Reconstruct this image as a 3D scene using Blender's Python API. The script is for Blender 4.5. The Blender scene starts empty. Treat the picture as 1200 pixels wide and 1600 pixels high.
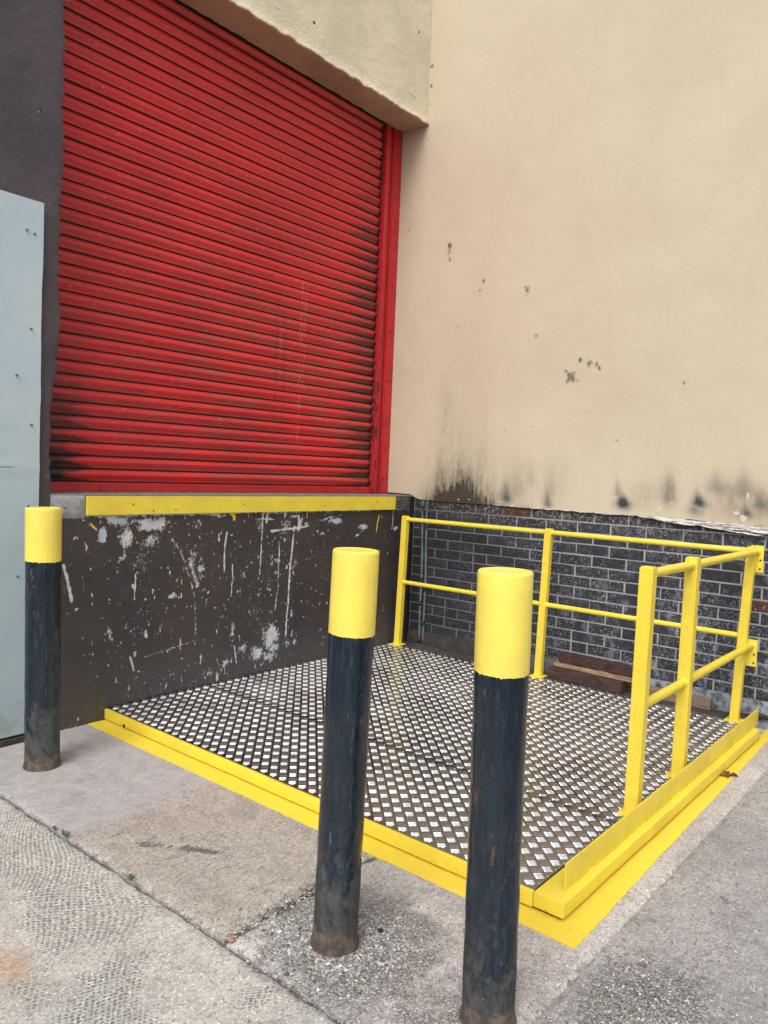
import bpy, bmesh, math, random
import numpy as np
from mathutils import Matrix, Vector
R = math.radians
random.seed(7)
rng = np.random.default_rng(7)
scene = bpy.context.scene
COL = scene.collection

# ------------------------------------------------------------------ camera
cam_d = bpy.data.cameras.new("camera")
cam = bpy.data.objects.new("camera", cam_d)
COL.objects.link(cam)
CX, CY, CZ, YAW, PITCH, ROLL = -5.3007, -4.0602, 1.5375, R(-50.4944), R(-3.0821), R(2.4289)
fw = Vector((-math.sin(YAW) * math.cos(PITCH), math.cos(YAW) * math.cos(PITCH), math.sin(PITCH)))
rt = fw.cross(Vector((0, 0, 1))).normalized()
up = rt.cross(fw)
rr = rt * math.cos(ROLL) + up * math.sin(ROLL)
uu = -rt * math.sin(ROLL) + up * math.cos(ROLL)
M = Matrix.Identity(4)
for i in range(3):
    M[i][0], M[i][1], M[i][2] = rr[i], uu[i], -fw[i]
M[0][3], M[1][3], M[2][3] = CX, CY, CZ
cam.matrix_world = M
cam_d.sensor_fit = 'VERTICAL'
cam_d.sensor_height = 36
cam_d.sensor_width = 27
cam_d.lens = 1199.25 / 1600 * 36
cam_d.clip_start = 0.05
cam_d.clip_end = 1000
scene.camera = cam

# ------------------------------------------------------------------ sky and sun (bright overcast)
SUN_EL, SUN_AZ = R(50), (-0.94, -0.33)          # azimuth vector: where the sun stands
w = bpy.data.worlds.new("World")
scene.world = w
w.use_nodes = True
nt = w.node_tree
nt.nodes.clear()
sky = nt.nodes.new("ShaderNodeTexSky")
sky.sky_type = 'NISHITA'
sky.sun_disc = False
sky.sun_elevation = SUN_EL
sky.sun_rotation = math.atan2(SUN_AZ[0], SUN_AZ[1])
sky.air_density = 1.0
sky.dust_density = 4.0
sky.ozone_density = 1.0
hs = nt.nodes.new("ShaderNodeHueSaturation")
hs.inputs["Saturation"].default_value = 0.30
bg = nt.nodes.new("ShaderNodeBackground")
bg.inputs[1].default_value = 0.15
wo = nt.nodes.new("ShaderNodeOutputWorld")
nt.links.new(sky.outputs[0], hs.inputs["Color"])
nt.links.new(hs.outputs[0], bg.inputs[0])
nt.links.new(bg.outputs[0], wo.inputs[0])
sd = bpy.data.lights.new("sun", 'SUN')
sd.energy = 1.2
sd.angle = R(35)
sd.color = (1.0, 0.96, 0.9)
sun = bpy.data.objects.new("sun", sd)
COL.objects.link(sun)
a = Vector(SUN_AZ).normalized()
sdir = Vector((a.x * math.cos(SUN_EL), a.y * math.cos(SUN_EL), math.sin(SUN_EL)))
sun.rotation_euler = sdir.to_track_quat('Z', 'Y').to_euler()
sun.location = sdir * 20
scene.view_settings.view_transform = 'Standard'
scene.view_settings.look = 'None'
scene.view_settings.gamma = 1
scene.view_settings.exposure = 0.45
scene.render.engine = 'CYCLES'
scene.cycles.use_denoising = True
scene.cycles.max_bounces = 8

# ------------------------------------------------------------------ node helpers
class Mat:
    def __init__(s, name, rough=0.6, metal=0.0, spec=0.5):
        s.m = bpy.data.materials.new(name)
        s.m.use_nodes = True
        s.t = s.m.node_tree
        s.b = s.t.nodes["Principled BSDF"]
        s.b.inputs["Roughness"].default_value = rough
        s.b.inputs["Metallic"].default_value = metal
        s.b.inputs["Specular IOR Level"].default_value = spec
        s._h = None
    def n(s, k):
        return s.t.nodes.new(k)
    def put(s, sock, v):
        if hasattr(v, 'links') or hasattr(v, 'is_output'):
            s.t.links.new(v, sock)
        elif isinstance(v, (tuple, list)) and len(v) == 3 and sock.type == 'RGBA':
            sock.default_value = (*v, 1)
        else:
            sock.default_value = v
    def pos(s):
        return s.n("ShaderNodeNewGeometry").outputs["Position"]
    def obj(s):
        return s.n("ShaderNodeTexCoord").outputs["Object"]
    def rand(s):
        return s.n("ShaderNodeObjectInfo").outputs["Random"]
    def map(s, v, scale=(1, 1, 1), loc=(0, 0, 0)):
        m = s.n("ShaderNodeMapping")
        s.put(m.inputs["Vector"], v)
        m.inputs["Scale"].default_value = scale
        m.inputs["Location"].default_value = loc
        return m.outputs[0]
    def noise(s, v, scale=5, detail=4, rough=0.6, dist=0.0):
        m = s.n("ShaderNodeTexNoise")
        s.put(m.inputs["Vector"], v)
        m.inputs["Scale"].default_value = scale
        m.inputs["Detail"].default_value = detail
        m.inputs["Roughness"].default_value = rough
        m.inputs["Distortion"].default_value = dist
        return m.outputs["Fac"]
    def voro(s, v, scale=5, feature='F1', out="Distance", rnd=1.0):
        m = s.n("ShaderNodeTexVoronoi")
        m.feature = feature
        s.put(m.inputs["Vector"], v)
        m.inputs["Scale"].default_value = scale
        m.inputs["Randomness"].default_value = rnd
        return m.outputs[out]
    def math(s, op, a, b=0.0, c=None, clamp=False):
        m = s.n("ShaderNodeMath")
        m.operation = op
        m.use_clamp = clamp
        s.put(m.inputs[0], a)
        s.put(m.inputs[1], b)
        if c is not None:
            s.put(m.inputs[2], c)
        return m.outputs[0]
    def ramp(s, v, lo, hi, a=0.0, b=1.0):
        m = s.n("ShaderNodeMapRange")
        m.interpolation_type = 'SMOOTHSTEP'
        s.put(m.inputs["Value"], v)
        if lo > hi:
            lo, hi, a, b = hi, lo, b, a
        m.inputs["From Min"].default_value = lo
        m.inputs["From Max"].default_value = hi
        m.inputs["To Min"].default_value = a
        m.inputs["To Max"].default_value = b
        return m.outputs[0]
    def mix(s, f, a, b):
        m = s.n("ShaderNodeMix")
        m.data_type = 'RGBA'
        s.put(m.inputs[0], f)
        s.put(m.inputs[6], a)
        s.put(m.inputs[7], b)
        return m.outputs[2]
    def xyz(s, v):
        m = s.n("ShaderNodeSeparateXYZ")
        s.put(m.inputs[0], v)
        return m.outputs
    def attr(s, name):
        m = s.n("ShaderNodeAttribute")
        m.attribute_name = name
        sp = s.n("ShaderNodeSeparateColor")
        s.t.links.new(m.outputs["Color"], sp.inputs[0])
        return sp.outputs[0], sp.outputs[1], sp.outputs[2], m.outputs["Alpha"]
    def bump(s, h, strength=0.3, dist=0.01):
        m = s.n("ShaderNodeBump")
        m.inputs["Strength"].default_value = strength
        m.inputs["Distance"].default_value = dist
        s.put(m.inputs["Height"], h)
        if s._h is not None:
            s.t.links.new(s._h, m.inputs["Normal"])
        s._h = m.outputs[0]
        s.t.links.new(s._h, s.b.inputs["Normal"])
    def color(s, v):
        s.put(s.b.inputs["Base Color"], v)
    def rough(s, v):
        s.put(s.b.inputs["Roughness"], v)
    def metal(s, v):
        s.put(s.b.inputs["Metallic"], v)

def AND(m, a, b):
    return m.math('MULTIPLY', a, b)
def OR(m, a, b):
    return m.math('MAXIMUM', a, b)

# ------------------------------------------------------------------ materials
def mat_yellow(name, base=(0.79, 0.62, 0.055), dirty=0.35, rough=0.38):
    m = Mat(name, rough)
    p = m.pos()
    n1 = m.noise(p, 6, 5)
    n2 = m.noise(p, 60, 4)
    c = m.mix(m.ramp(n1, .35, .7), base, (base[0] * .9, base[1] * .88, base[2] * 1.0))
    c = m.mix(AND(m, m.ramp(n2, .58, .72), dirty), c, (0.42, 0.30, 0.06))
    gr = AND(m, m.ramp(m.noise(p, 17, 6, .75), .57, .66), m.ramp(m.noise(p, 2.5, 3), .5, .62))
    c = m.mix(AND(m, gr, dirty), c, (0.36, 0.26, 0.07))
    chip = m.ramp(m.noise(p, 95, 3, .7), .735, .765)
    c = m.mix(AND(m, chip, dirty * 1.8), c, (0.05, 0.035, 0.02))
    m.color(c)
    m.rough(m.ramp(n1, .3, .8, rough - .06, rough + .16))
    m.bump(m.noise(p, 45, 4), .35, .004)
    m.bump(m.noise(m.map(p, (1, 1, .25)), 260, 3), .25, .0015)
    return m.m
M_YEL = mat_yellow("yellow gloss paint")
M_YELB = mat_yellow("yellow band paint", (0.86, 0.70, 0.11), .15, .33)

def mat_floorpaint():
    m = Mat("yellow floor paint", .5)
    p = m.pos()
    n = m.noise(p, 30, 6)
    c = m.mix(m.ramp(n, .55, .8), (0.74, 0.565, 0.055), (0.56, 0.43, 0.09))
    d = m.ramp(m.voro(p, 70), .05, .02)
    c = m.mix(AND(m, d, m.ramp(m.noise(p, 9, 2), .5, .62)), c, (0.06, 0.045, 0.03))
    m.color(c)
    m.bump(n, .5, .004)
    return m.m
M_FLOORPAINT = mat_floorpaint()

def mat_red_slat():
    m = Mat("red shutter paint", .42)
    p = m.pos(); o = m.obj()
    x, y, z = m.xyz(p)
    ox, oy, oz = m.xyz(o)
    big = m.noise(m.map(p, (.8, 1, 1.2)), 2.2, 5)
    fine = m.noise(m.map(p, (1, 1, 6)), 26, 5, .65)
    base = m.mix(m.ramp(big, .3, .7), (0.62, 0.024, 0.027), (0.49, 0.022, 0.026))
    # dust and soot: the valley between bulges, more of it low down and towards the guides
    midz = m.math('ABSOLUTE', m.math('SUBTRACT', oz, .050))
    valley = m.ramp(m.math('ADD', midz, m.math('MULTIPLY', m.math('SUBTRACT', fine, .5), .018)), .020, .036)
    low = m.ramp(z, 3.3, 1.6, .22, 1.0)
    pat = m.ramp(m.noise(m.map(p, (.5, 1, 1.4)), 3.2, 4), .36, .62, .25, 1.0)
    c = m.mix(AND(m, AND(m, valley, low), AND(m, pat, .72)), base, (0.20, 0.052, 0.042))
    dusty = AND(m, m.ramp(m.noise(m.map(p, (.6, 1, 2.5)), 5, 6, .7), .44, .66), m.ramp(z, 3.9, 2.2, .08, .55))
    c = m.mix(AND(m, dusty, m.ramp(x, -3.0, -1.6, .45, 1)), c, (0.27, 0.075, 0.068))
    groove = m.math('MAXIMUM', m.ramp(oz, .0085, .0055), m.ramp(oz, .0735, .0755))
    c = m.mix(AND(m, groove, .78), c, (0.022, 0.008, 0.007))
    blot = AND(m, m.ramp(m.noise(m.map(p, (1, 1, 3.5), (1, 0, 5)), 13, 6, .75), .53, .66), m.ramp(m.noise(p, 1.6, 3), .42, .6))
    blot = AND(m, blot, AND(m, m.ramp(midz, .006, .024), m.ramp(z, 4.2, 2.8, .3, 1)))
    c = m.mix(AND(m, blot, .7), c, (0.085, 0.028, 0.024))
    # soot towards the right guide and the left jamb, spear shaped along each bulge
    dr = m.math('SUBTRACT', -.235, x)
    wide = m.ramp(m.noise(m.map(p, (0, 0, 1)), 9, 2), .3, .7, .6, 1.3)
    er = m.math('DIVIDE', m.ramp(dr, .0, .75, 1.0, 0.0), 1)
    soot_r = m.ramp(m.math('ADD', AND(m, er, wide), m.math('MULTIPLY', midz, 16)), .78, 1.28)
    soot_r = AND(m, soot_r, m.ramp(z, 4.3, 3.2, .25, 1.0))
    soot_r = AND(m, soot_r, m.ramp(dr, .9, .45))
    gap_shade_r = m.ramp(m.math('ADD', dr, m.math('MULTIPLY', m.math('SUBTRACT', fine, .5), .1)), .05, .015)  # paints the black shadow gap at the slats' right ends
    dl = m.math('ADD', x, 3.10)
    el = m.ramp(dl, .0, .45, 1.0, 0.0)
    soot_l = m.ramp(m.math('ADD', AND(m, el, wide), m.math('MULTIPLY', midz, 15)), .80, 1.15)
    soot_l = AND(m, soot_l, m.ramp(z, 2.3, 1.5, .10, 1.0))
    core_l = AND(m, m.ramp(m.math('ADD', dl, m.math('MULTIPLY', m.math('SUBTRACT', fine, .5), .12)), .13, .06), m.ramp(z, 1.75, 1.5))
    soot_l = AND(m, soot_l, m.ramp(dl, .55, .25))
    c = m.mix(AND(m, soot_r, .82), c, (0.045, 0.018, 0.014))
    c = m.mix(OR(m, OR(m, gap_shade_r, core_l), AND(m, soot_l, .9)), c, (0.016, 0.012, 0.010))
    # scratches along the slats and flakes of missing paint
    scr = AND(m, m.ramp(m.noise(m.map(p, (.25, 1, 9)), 38, 3, .7), .685, .72), m.ramp(m.noise(p, 5, 3), .48, .6))
    c = m.mix(AND(m, scr, .65), c, (0.62, 0.34, 0.22))
    fl = AND(m, m.ramp(m.voro(m.map(p, (.6, 1, 1)), 24), .10, .06), m.ramp(m.voro(m.map(p, (.6, 1, 1)), 24, out="Color"), .55, .6))
    c = m.mix(AND(m, fl, .8), c, (0.55, 0.33, 0.28))
    fk = AND(m, m.ramp(m.voro(m.map(p, (.5, 1, 1.3), (3, 0, 1)), 15), .09, .06), m.ramp(m.noise(p, 3, 2), .5, .6))
    c = m.mix(fk, c, (0.05, 0.02, 0.018))
    # vertical scrape marks left by something rubbing
    wob = m.math('MULTIPLY', m.math('SUBTRACT', m.noise(m.map(p, (0, 0, 1)), 24, 2), .5), .05)
    def vline(x0, z0, z1, wd, colr, st):
        dd = m.math('ABSOLUTE', m.math('ADD', m.math('SUBTRACT', x, x0), wob))
        f = m.ramp(dd, wd, wd * .4)
        f = AND(m, f, AND(m, m.ramp(z, z0 - .05, z0 + .05), m.ramp(z, z1 + .05, z1 - .05)))
        f = AND(m, f, m.ramp(m.noise(p, 22, 2), .4, .55))
        return m.mix(AND(m, f, st), c, colr)
    for x0, z0, z1, wd, colr, st in [(-1.37, 1.9, 2.75, .006, (.03, .01, .01), .9), (-1.29, 1.8, 2.7, .005, (.03, .01, .01), .8),
                                     (-1.12, 1.7, 3.0, .007, (.66, .26, .2), .6), (-1.08, 2.1, 2.9, .006, (.7, .3, .22), .5),
                                     (-1.33, 2.2, 2.6, .007, (.6, .2, .16), .5)]:
        c = vline(x0, z0, z1, wd, colr, st)
    m.color(c)
    m.rough(m.ramp(fine, .3, .7, .33, .6))
    m.bump(m.noise(m.map(p, (.3, 1, 1)), 30, 4), .25, .004)
    m.bump(fine, .15, .002)
    return m.m
M_SLAT = mat_red_slat()

def mat_red_frame():
    m = Mat("red steel paint", .36)
    p = m.pos(); x, y, z = m.xyz(p)
    n = m.noise(p, 14, 5)
    c = m.mix(m.ramp(n, .35, .7), (0.50, 0.016, 0.022), (0.38, 0.014, 0.020))
    ch = m.ramp(m.noise(m.map(p, (1, 1, .45)), 30, 4, .6), .655, .68)
    edge = m.ramp(m.math('ABSOLUTE', m.math('ADD', x, .222)), .024, .010)
    ch2 = AND(m, m.ramp(m.noise(m.map(p, (1, 1, .3)), 24, 4, .7), .50, .54), AND(m, edge, m.ramp(z, 3.4, 2.2)))
    c = m.mix(OR(m, ch2, AND(m, ch, m.ramp(z, 4.2, 2.0, .15, .8))), c, (0.022, 0.014, 0.012))
    sc = m.ramp(m.noise(m.map(p, (2, 1, .5)), 60, 3), .70, .73)
    c = m.mix(AND(m, sc, .5), c, (.6, .35, .3))
    m.color(c)
    m.bump(n, .3, .004)
    return m.m
M_RED = mat_red_frame()

def mat_cream(name, c0, c1, rough=.75, bumpy=.35):
    m = Mat(name, rough, spec=.25)
    p = m.pos(); x, y, z = m.xyz(p)
    st, sp, pk, wh = m.attr("marks")
    n = m.noise(p, 1.1, 5)
    brush = m.noise(m.map(p, (1, 4, 1)), 45, 4)
    c = m.mix(m.ramp(n, .3, .7), c0, c1)
    c = m.mix(m.ramp(m.noise(p, 70, 5, .8), .42, .66, 0, .12), c, (c0[0] * .72, c0[1] * .70, c0[2] * .64))
    c = m.mix(m.ramp(brush, .35, .8, 0, .16), c, (c0[0] * .8, c0[1] * .78, c0[2] * .72))
    c = m.mix(AND(m, m.ramp(m.noise(m.map(p, (1, 6, .5)), 4, 5), .55, .8), .22), c, (c0[0] * .80, c0[1] * .72, c0[2] * .60))
    fr = m.noise(m.map(p, (1, 3, 1)), 24, 6, .7)
    f2 = m.noise(m.map(p, (1, 1, 1)), 90, 4, .7)
    sm = m.math('MULTIPLY', st, m.ramp(fr, .25, .75, .65, 1.2), clamp=True)
    sm = m.math('MULTIPLY', sm, m.ramp(f2, .62, .72, 1.0, .45), clamp=True)
    c = m.mix(m.math('MULTIPLY', sm, 1.0, clamp=True), c, (0.050, 0.042, 0.034))
    s2 = m.math('MULTIPLY', sp, m.ramp(f2, .3, .65, .75, 1.1), clamp=True)
    c = m.mix(s2, c, (0.045, 0.048, 0.062))
    f3 = m.noise(p, 42, 6, .8)
    pkm = m.ramp(m.math('ADD', AND(m, pk, .9), m.math('MULTIPLY', m.math('SUBTRACT', f3, .5), 3.2)), .42, .95)
    pkm = AND(m, pkm, m.ramp(pk, .06, .35))
    c = m.mix(AND(m, pkm, .85), c, m.mix(m.ramp(f2, .4, .6), (0.20, 0.15, 0.10), (0.075, 0.055, 0.04)))
    whm = m.ramp(m.math('ADD', wh, m.math('MULTIPLY', m.math('SUBTRACT', f3, .5), 2.4)), .62, .85)
    whm = AND(m, whm, m.ramp(wh, .1, .4))
    c = m.mix(AND(m, whm, .7), c, (0.66, 0.63, 0.58))
    tiny = AND(m, m.ramp(m.voro(m.map(p, (1, 1, 1.0)), 16), .055, .03), m.ramp(m.voro(p, 16, out="Color"), .72, .75))
    c = m.mix(AND(m, tiny, .55), c, (0.66, 0.60, 0.5))
    tiny = AND(m, m.ramp(m.voro(m.map(p, (1, 1, .7), (2, 3, 1)), 9), .045, .02), m.ramp(m.voro(m.map(p, (1, 1, .7), (2, 3, 1)), 9, out="Color"), .7, .75))
    c = m.mix(AND(m, tiny, .5), c, (0.2, 0.16, 0.12))
    m.color(c)
    m.bump(m.noise(p, 3.5, 5), bumpy, .02)
    m.bump(brush, .25, .002)
    m.bump(m.math('SUBTRACT', 1.0, pkm), .4, .004)
    return m.m
M_CREAM = mat_cream("cream wall paint", (0.525, 0.452, 0.325), (0.565, 0.495, 0.382))

def mat_lintel():
    m = Mat("cream stucco", .8, spec=.2)
    p = m.pos(); x, y, z = m.xyz(p)
    n = m.noise(p, 2.2, 5)
    c = m.mix(m.ramp(n, .35, .65), (0.66, 0.59, 0.44), (0.58, 0.53, 0.40))
    n2 = m.noise(m.map(p, (1, 1, 3)), 3, 6)
    c = m.mix(m.ramp(n2, .58, .75, 0, .5), c, (0.33, 0.31, 0.24))
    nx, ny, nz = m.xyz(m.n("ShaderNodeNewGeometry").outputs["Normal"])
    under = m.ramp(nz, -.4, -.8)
    c = m.mix(under, c, m.mix(m.ramp(n, .35, .65), (0.42, 0.30, 0.20), (0.33, 0.235, 0.16)))   # the soffit is a darker brown
    cr = AND(m, m.ramp(m.noise(m.map(p, (1, 1, 2.5)), 13, 3, .7), .64, .67), m.ramp(z, 4.46, 4.9, .9, .2))
    c = m.mix(AND(m, cr, .5), c, (0.14, 0.12, 0.08))
    bl = m.ramp(m.voro(m.map(p, (1, 1, 1), (0, 0, .1)), 3.1), .05, .03)
    c = m.mix(bl, c, (0.08, 0.07, 0.05))
    m.color(c)
    lowz = m.ramp(z, 4.75, 4.5, .25, 1.0)
    m.bump(m.noise(m.map(p, (1, 1, 2)), 7, 5, .55), .35, .02)
    m.bump(AND(m, m.noise(m.map(p, (1, 1, 1.6)), 32, 5, .6), lowz), .8, .010)
    return m.m
M_LINTEL = mat_lintel()

def mat_brown():
    m = Mat("dark brown masonry paint", .45, spec=.4)
    p = m.pos(); x, y, z = m.xyz(p)
    ch, bl, dt, ye = m.attr("marks")
    f1 = m.noise(p, 48, 6, .8)
    f2 = m.noise(m.map(p, (1, 1, .4)), 110, 4, .8)
    big = m.noise(p, 2.0, 4)
    c = m.mix(m.ramp(big, .35, .65), (0.054, 0.042, 0.038), (0.040, 0.034, 0.035))
    vs = m.noise(m.map(p, (7, 1, .35)), 5, 5)
    c = m.mix(m.ramp(vs, .5, .75, 0, .55), c, (0.060, 0.042, 0.032))
    c = m.mix(m.ramp(m.noise(p, 7, 6, .75), .52, .75, 0, .5), c, (0.085, 0.078, 0.076))
    low = m.ramp(z, .45, .05)
    c = m.mix(AND(m, low, m.ramp(f1, .4, .65, .1, .7)), c, (0.10, 0.095, 0.095))
    jit = m.math('MULTIPLY', m.math('SUBTRACT', m.math('ADD', AND(m, f1, .55), AND(m, f2, .45)), .5), 2.6)
    cm = m.ramp(m.math('ADD', ch, jit), .52, .64)
    cm = AND(m, cm, m.ramp(ch, .10, .28))
    cc = m.mix(m.ramp(m.noise(p, 14, 3), .4, .62), (0.58, 0.57, 0.55), (0.42, 0.43, 0.47))
    cc = m.mix(AND(m, bl, .6), cc, (0.36, 0.44, 0.52))
    c = m.mix(cm, c, cc)
    c = m.mix(m.ramp(m.math('ADD', dt, jit), .5, .7), c, (0.20, 0.20, 0.20))
    sp = AND(m, m.ramp(m.voro(p, 60), .20, .12), m.ramp(m.voro(p, 60, out="Color"), .80, .83))
    dens = AND(m, m.ramp(x, -3.1, -2.2, .15, 1), m.ramp(m.noise(p, 3.2, 2), .42, .6))
    c = m.mix(AND(m, AND(m, sp, dens), m.ramp(z, 1.6, 1.5)), c, (0.42, 0.42, 0.43))
    sp2 = AND(m, m.ramp(m.voro(m.map(p, (1, 1, .45), (1, 2, 3)), 36), .16, .09), m.ramp(m.voro(m.map(p, (1, 1, .45), (1, 2, 3)), 36, out="Color"), .83, .86))
    c = m.mix(AND(m, AND(m, sp2, dens), m.ramp(z, 1.6, 1.5)), c, (0.55, 0.55, 0.56))
    scv = AND(m, m.ramp(m.noise(m.map(p, (6, 1, .22)), 26, 3, .6), .665, .70), m.ramp(m.noise(p, 4, 2), .48, .6))
    c = m.mix(AND(m, AND(m, scv, .9), m.ramp(z, 1.6, 1.5)), c, (0.33, 0.33, 0.34))
    c = m.mix(m.ramp(m.math('ADD', ye, jit), .5, .6), c, (0.75, 0.55, 0.04))
    tiny = AND(m, m.ramp(m.voro(p, 11), .05, .03), m.ramp(m.voro(p, 11, out="Color"), .7, .75))
    c = m.mix(AND(m, AND(m, tiny, .6), m.ramp(z, 1.3, 1.4)), c, (0.3, 0.3, 0.33))
    m.color(c)
    m.rough(m.mix(cm, (.5, .5, .5), (.8, .8, .8)))
    m.bump(m.noise(p, 5, 6), .4, .02)
    m.bump(m.math('SUBTRACT', f1, cm), .5, .004)
    return m.m
M_BROWN = mat_brown()

def mat_pillar():
    m = Mat("dark mauve jamb paint", .5, spec=.4)
    p = m.pos(); x, y, z = m.xyz(p)
    big = m.noise(p, 1.5, 5)
    c = m.mix(m.ramp(big, .35, .65), (0.080, 0.062, 0.073), (0.055, 0.046, 0.053))
    pit = AND(m, m.ramp(m.voro(p, 8), .06, .035), m.ramp(m.voro(p, 8, out="Color"), .55, .6))
    c = m.mix(pit, c, (0.012, 0.01, 0.012))
    tiny = AND(m, m.ramp(m.voro(m.map(p, (1, 1, 1), (.01, 0, .008)), 8), .035, .02), m.ramp(m.voro(m.map(p, (1, 1, 1), (.01, 0, .008)), 8, out="Color"), .6, .63))
    c = m.mix(tiny, c, (0.4, 0.38, 0.4))
    chp = AND(m, m.ramp(m.noise(p, 17, 5, .7), .66, .69), AND(m, m.ramp(z, 2.2, 1.5), m.ramp(x, -3.34, -3.28)))
    c = m.mix(chp, c, (0.5, 0.5, 0.5))
    m.color(c)
    m.bump(m.noise(p, 9, 6, .65), .7, .02)
    m.bump(pit, .3, -.004)
    return m.m
M_PILLAR = mat_pillar()

def mat_concrete_patch(name="grey repair mortar", a=(0.34, 0.345, 0.355), b=(0.22, 0.22, 0.22)):
    m = Mat(name, .85, spec=.2)
    p = m.pos()
    n = m.noise(p, 12, 6, .7)
    c = m.mix(m.ramp(n, .35, .7), a, b)
    c = m.mix(m.ramp(m.noise(p, 60, 3), .66, .7), c, (0.05, 0.05, 0.05))
    m.color(c)
    m.bump(n, .6, .012)
    return m.m
M_PATCH = mat_concrete_patch()
M_LEDGE = mat_concrete_patch("ledge concrete", (0.23, 0.20, 0.19), (0.14, 0.125, 0.12))
M_LEDGEEND = mat_concrete_patch("blackened ledge end", (0.12, 0.115, 0.105), (0.045, 0.042, 0.04))
M_DARKVOID = mat_concrete_patch("painted gap shade", (0.012, 0.011, 0.011), (0.008, 0.008, 0.008))  # near-black colour put in for the shade inside gaps

def mat_brick():
    m = Mat("blue black engineering brick", .65, spec=.14)
    p = m.pos(); x, y, z = m.xyz(p)
    r = m.rand()
    c = m.mix(r, (0.019, 0.020, 0.024), (0.033, 0.036, 0.046))
    right = m.ramp(y, -.5, -1.8)
    c = m.mix(AND(m, right, .55), c, (0.034, 0.038, 0.049))
    mott = m.noise(p, 26, 5, .7)
    c = m.mix(m.ramp(mott, .5, .75, 0, .6), c, (0.085, 0.085, 0.095))
    dens = AND(m, m.ramp(m.noise(p, 2.6, 3), .36, .58), m.ramp(y, -.2, -1.2, .3, 1))
    spk = m.ramp(m.noise(p, 85, 3, .8), .57, .63)
    c = m.mix(AND(m, AND(m, spk, dens), .9), c, (0.40, 0.40, 0.41))
    spk2 = AND(m, m.ramp(m.voro(p, 55), .16, .08), m.ramp(m.voro(p, 55, out="Color"), .72, .76))
    c = m.mix(AND(m, spk2, m.ramp(dens, 0, 1, .15, .9)), c, (0.48, 0.47, 0.46))
    smear = AND(m, m.ramp(m.noise(m.map(p, (1, 1.4, 1), (0, 3, 2)), 7, 6, .72), .50, .66), AND(m, m.ramp(y, -1.2, -2.2, .15, 1), m.ramp(z, 1.1, .25, .25, 1.0)))
    c = m.mix(AND(m, smear, .70), c, (0.28, 0.31, 0.36))
    topd = AND(m, m.ramp(z, 1.10, 1.27), m.ramp(m.noise(p, 34, 4, .7), .52, .6))
    c = m.mix(AND(m, topd, .6), c, (0.30, 0.27, 0.23))
    soot = AND(m, m.ramp(y, -.9, -.1), .55)  # bricks get darker towards the corner
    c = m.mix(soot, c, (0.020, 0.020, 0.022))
    m.color(c)
    m.rough(m.ramp(mott, .3, .7, .5, .8))
    m.bump(m.noise(p, 50, 5), .4, .005)
    return m.m
M_BRICK = mat_brick()
def mat_brick_red():
    m = Mat("worn red brick", .7, spec=.3)
    p = m.pos()
    n = m.noise(p, 30, 5, .7)
    c = m.mix(m.ramp(n, .35, .65), (0.11, 0.045, 0.032), (0.045, 0.026, 0.024))
    c = m.mix(m.ramp(m.noise(p, 60, 3), .62, .68), c, (0.45, 0.38, 0.30))
    m.color(c); m.bump(n, .5, .005)
    return m.m
M_BRICKRED = mat_brick_red()
def mat_mortar():
    m = Mat("grey mortar", .9, spec=.2)
    p = m.pos(); x, y, z = m.xyz(p)
    n = m.noise(p, 40, 5, .7)
    c = m.mix(m.ramp(y, -.3, -1.7), (0.125, 0.125, 0.128), (0.35, 0.35, 0.36))
    c = m.mix(m.ramp(n, .4, .75, 0, .5), c, (0.11, 0.11, 0.115))
    c = m.mix(m.ramp(m.noise(p, 5, 4), .55, .7, 0, .5), c, (0.13, 0.13, 0.14))
    m.color(c); m.bump(n, .5, .004)
    return m.m
M_MORTAR = mat_mortar()
def mat_plinth():
    m = Mat("limewashed plinth", .85, spec=.2)
    p = m.pos(); x, y, z = m.xyz(p)
    n = m.noise(p, 16, 6, .75)
    c = m.mix(m.ramp(y, -.9, -2.0), (0.040, 0.038, 0.032), (0.27, 0.30, 0.34))
    c = m.mix(m.ramp(n, .42, .66), c, (0.055, 0.052, 0.05))
    c = m.mix(m.ramp(m.noise(p, 90, 3), .66, .7, 0, .5), c, (0.42, 0.42, 0.42))
    m.color(c); m.bump(n, .7, .012)
    return m.m
M_PLINTH = mat_plinth()

def mat_peel():
    m = Mat("peeling white paper edge", .7)
    p = m.pos()
    n = m.noise(m.map(p, (1, .5, 3)), 24, 5, .7)
    c = m.mix(m.ramp(n, .40, .62), (0.62, 0.61, 0.58), (0.22, 0.20, 0.18))
    c = m.mix(m.ramp(m.noise(p, 55, 3), .62, .66), c, (0.05, 0.045, 0.04))
    m.color(c); m.bump(n, .6, .006)
    return m.m
M_PEEL = mat_peel()

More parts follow.
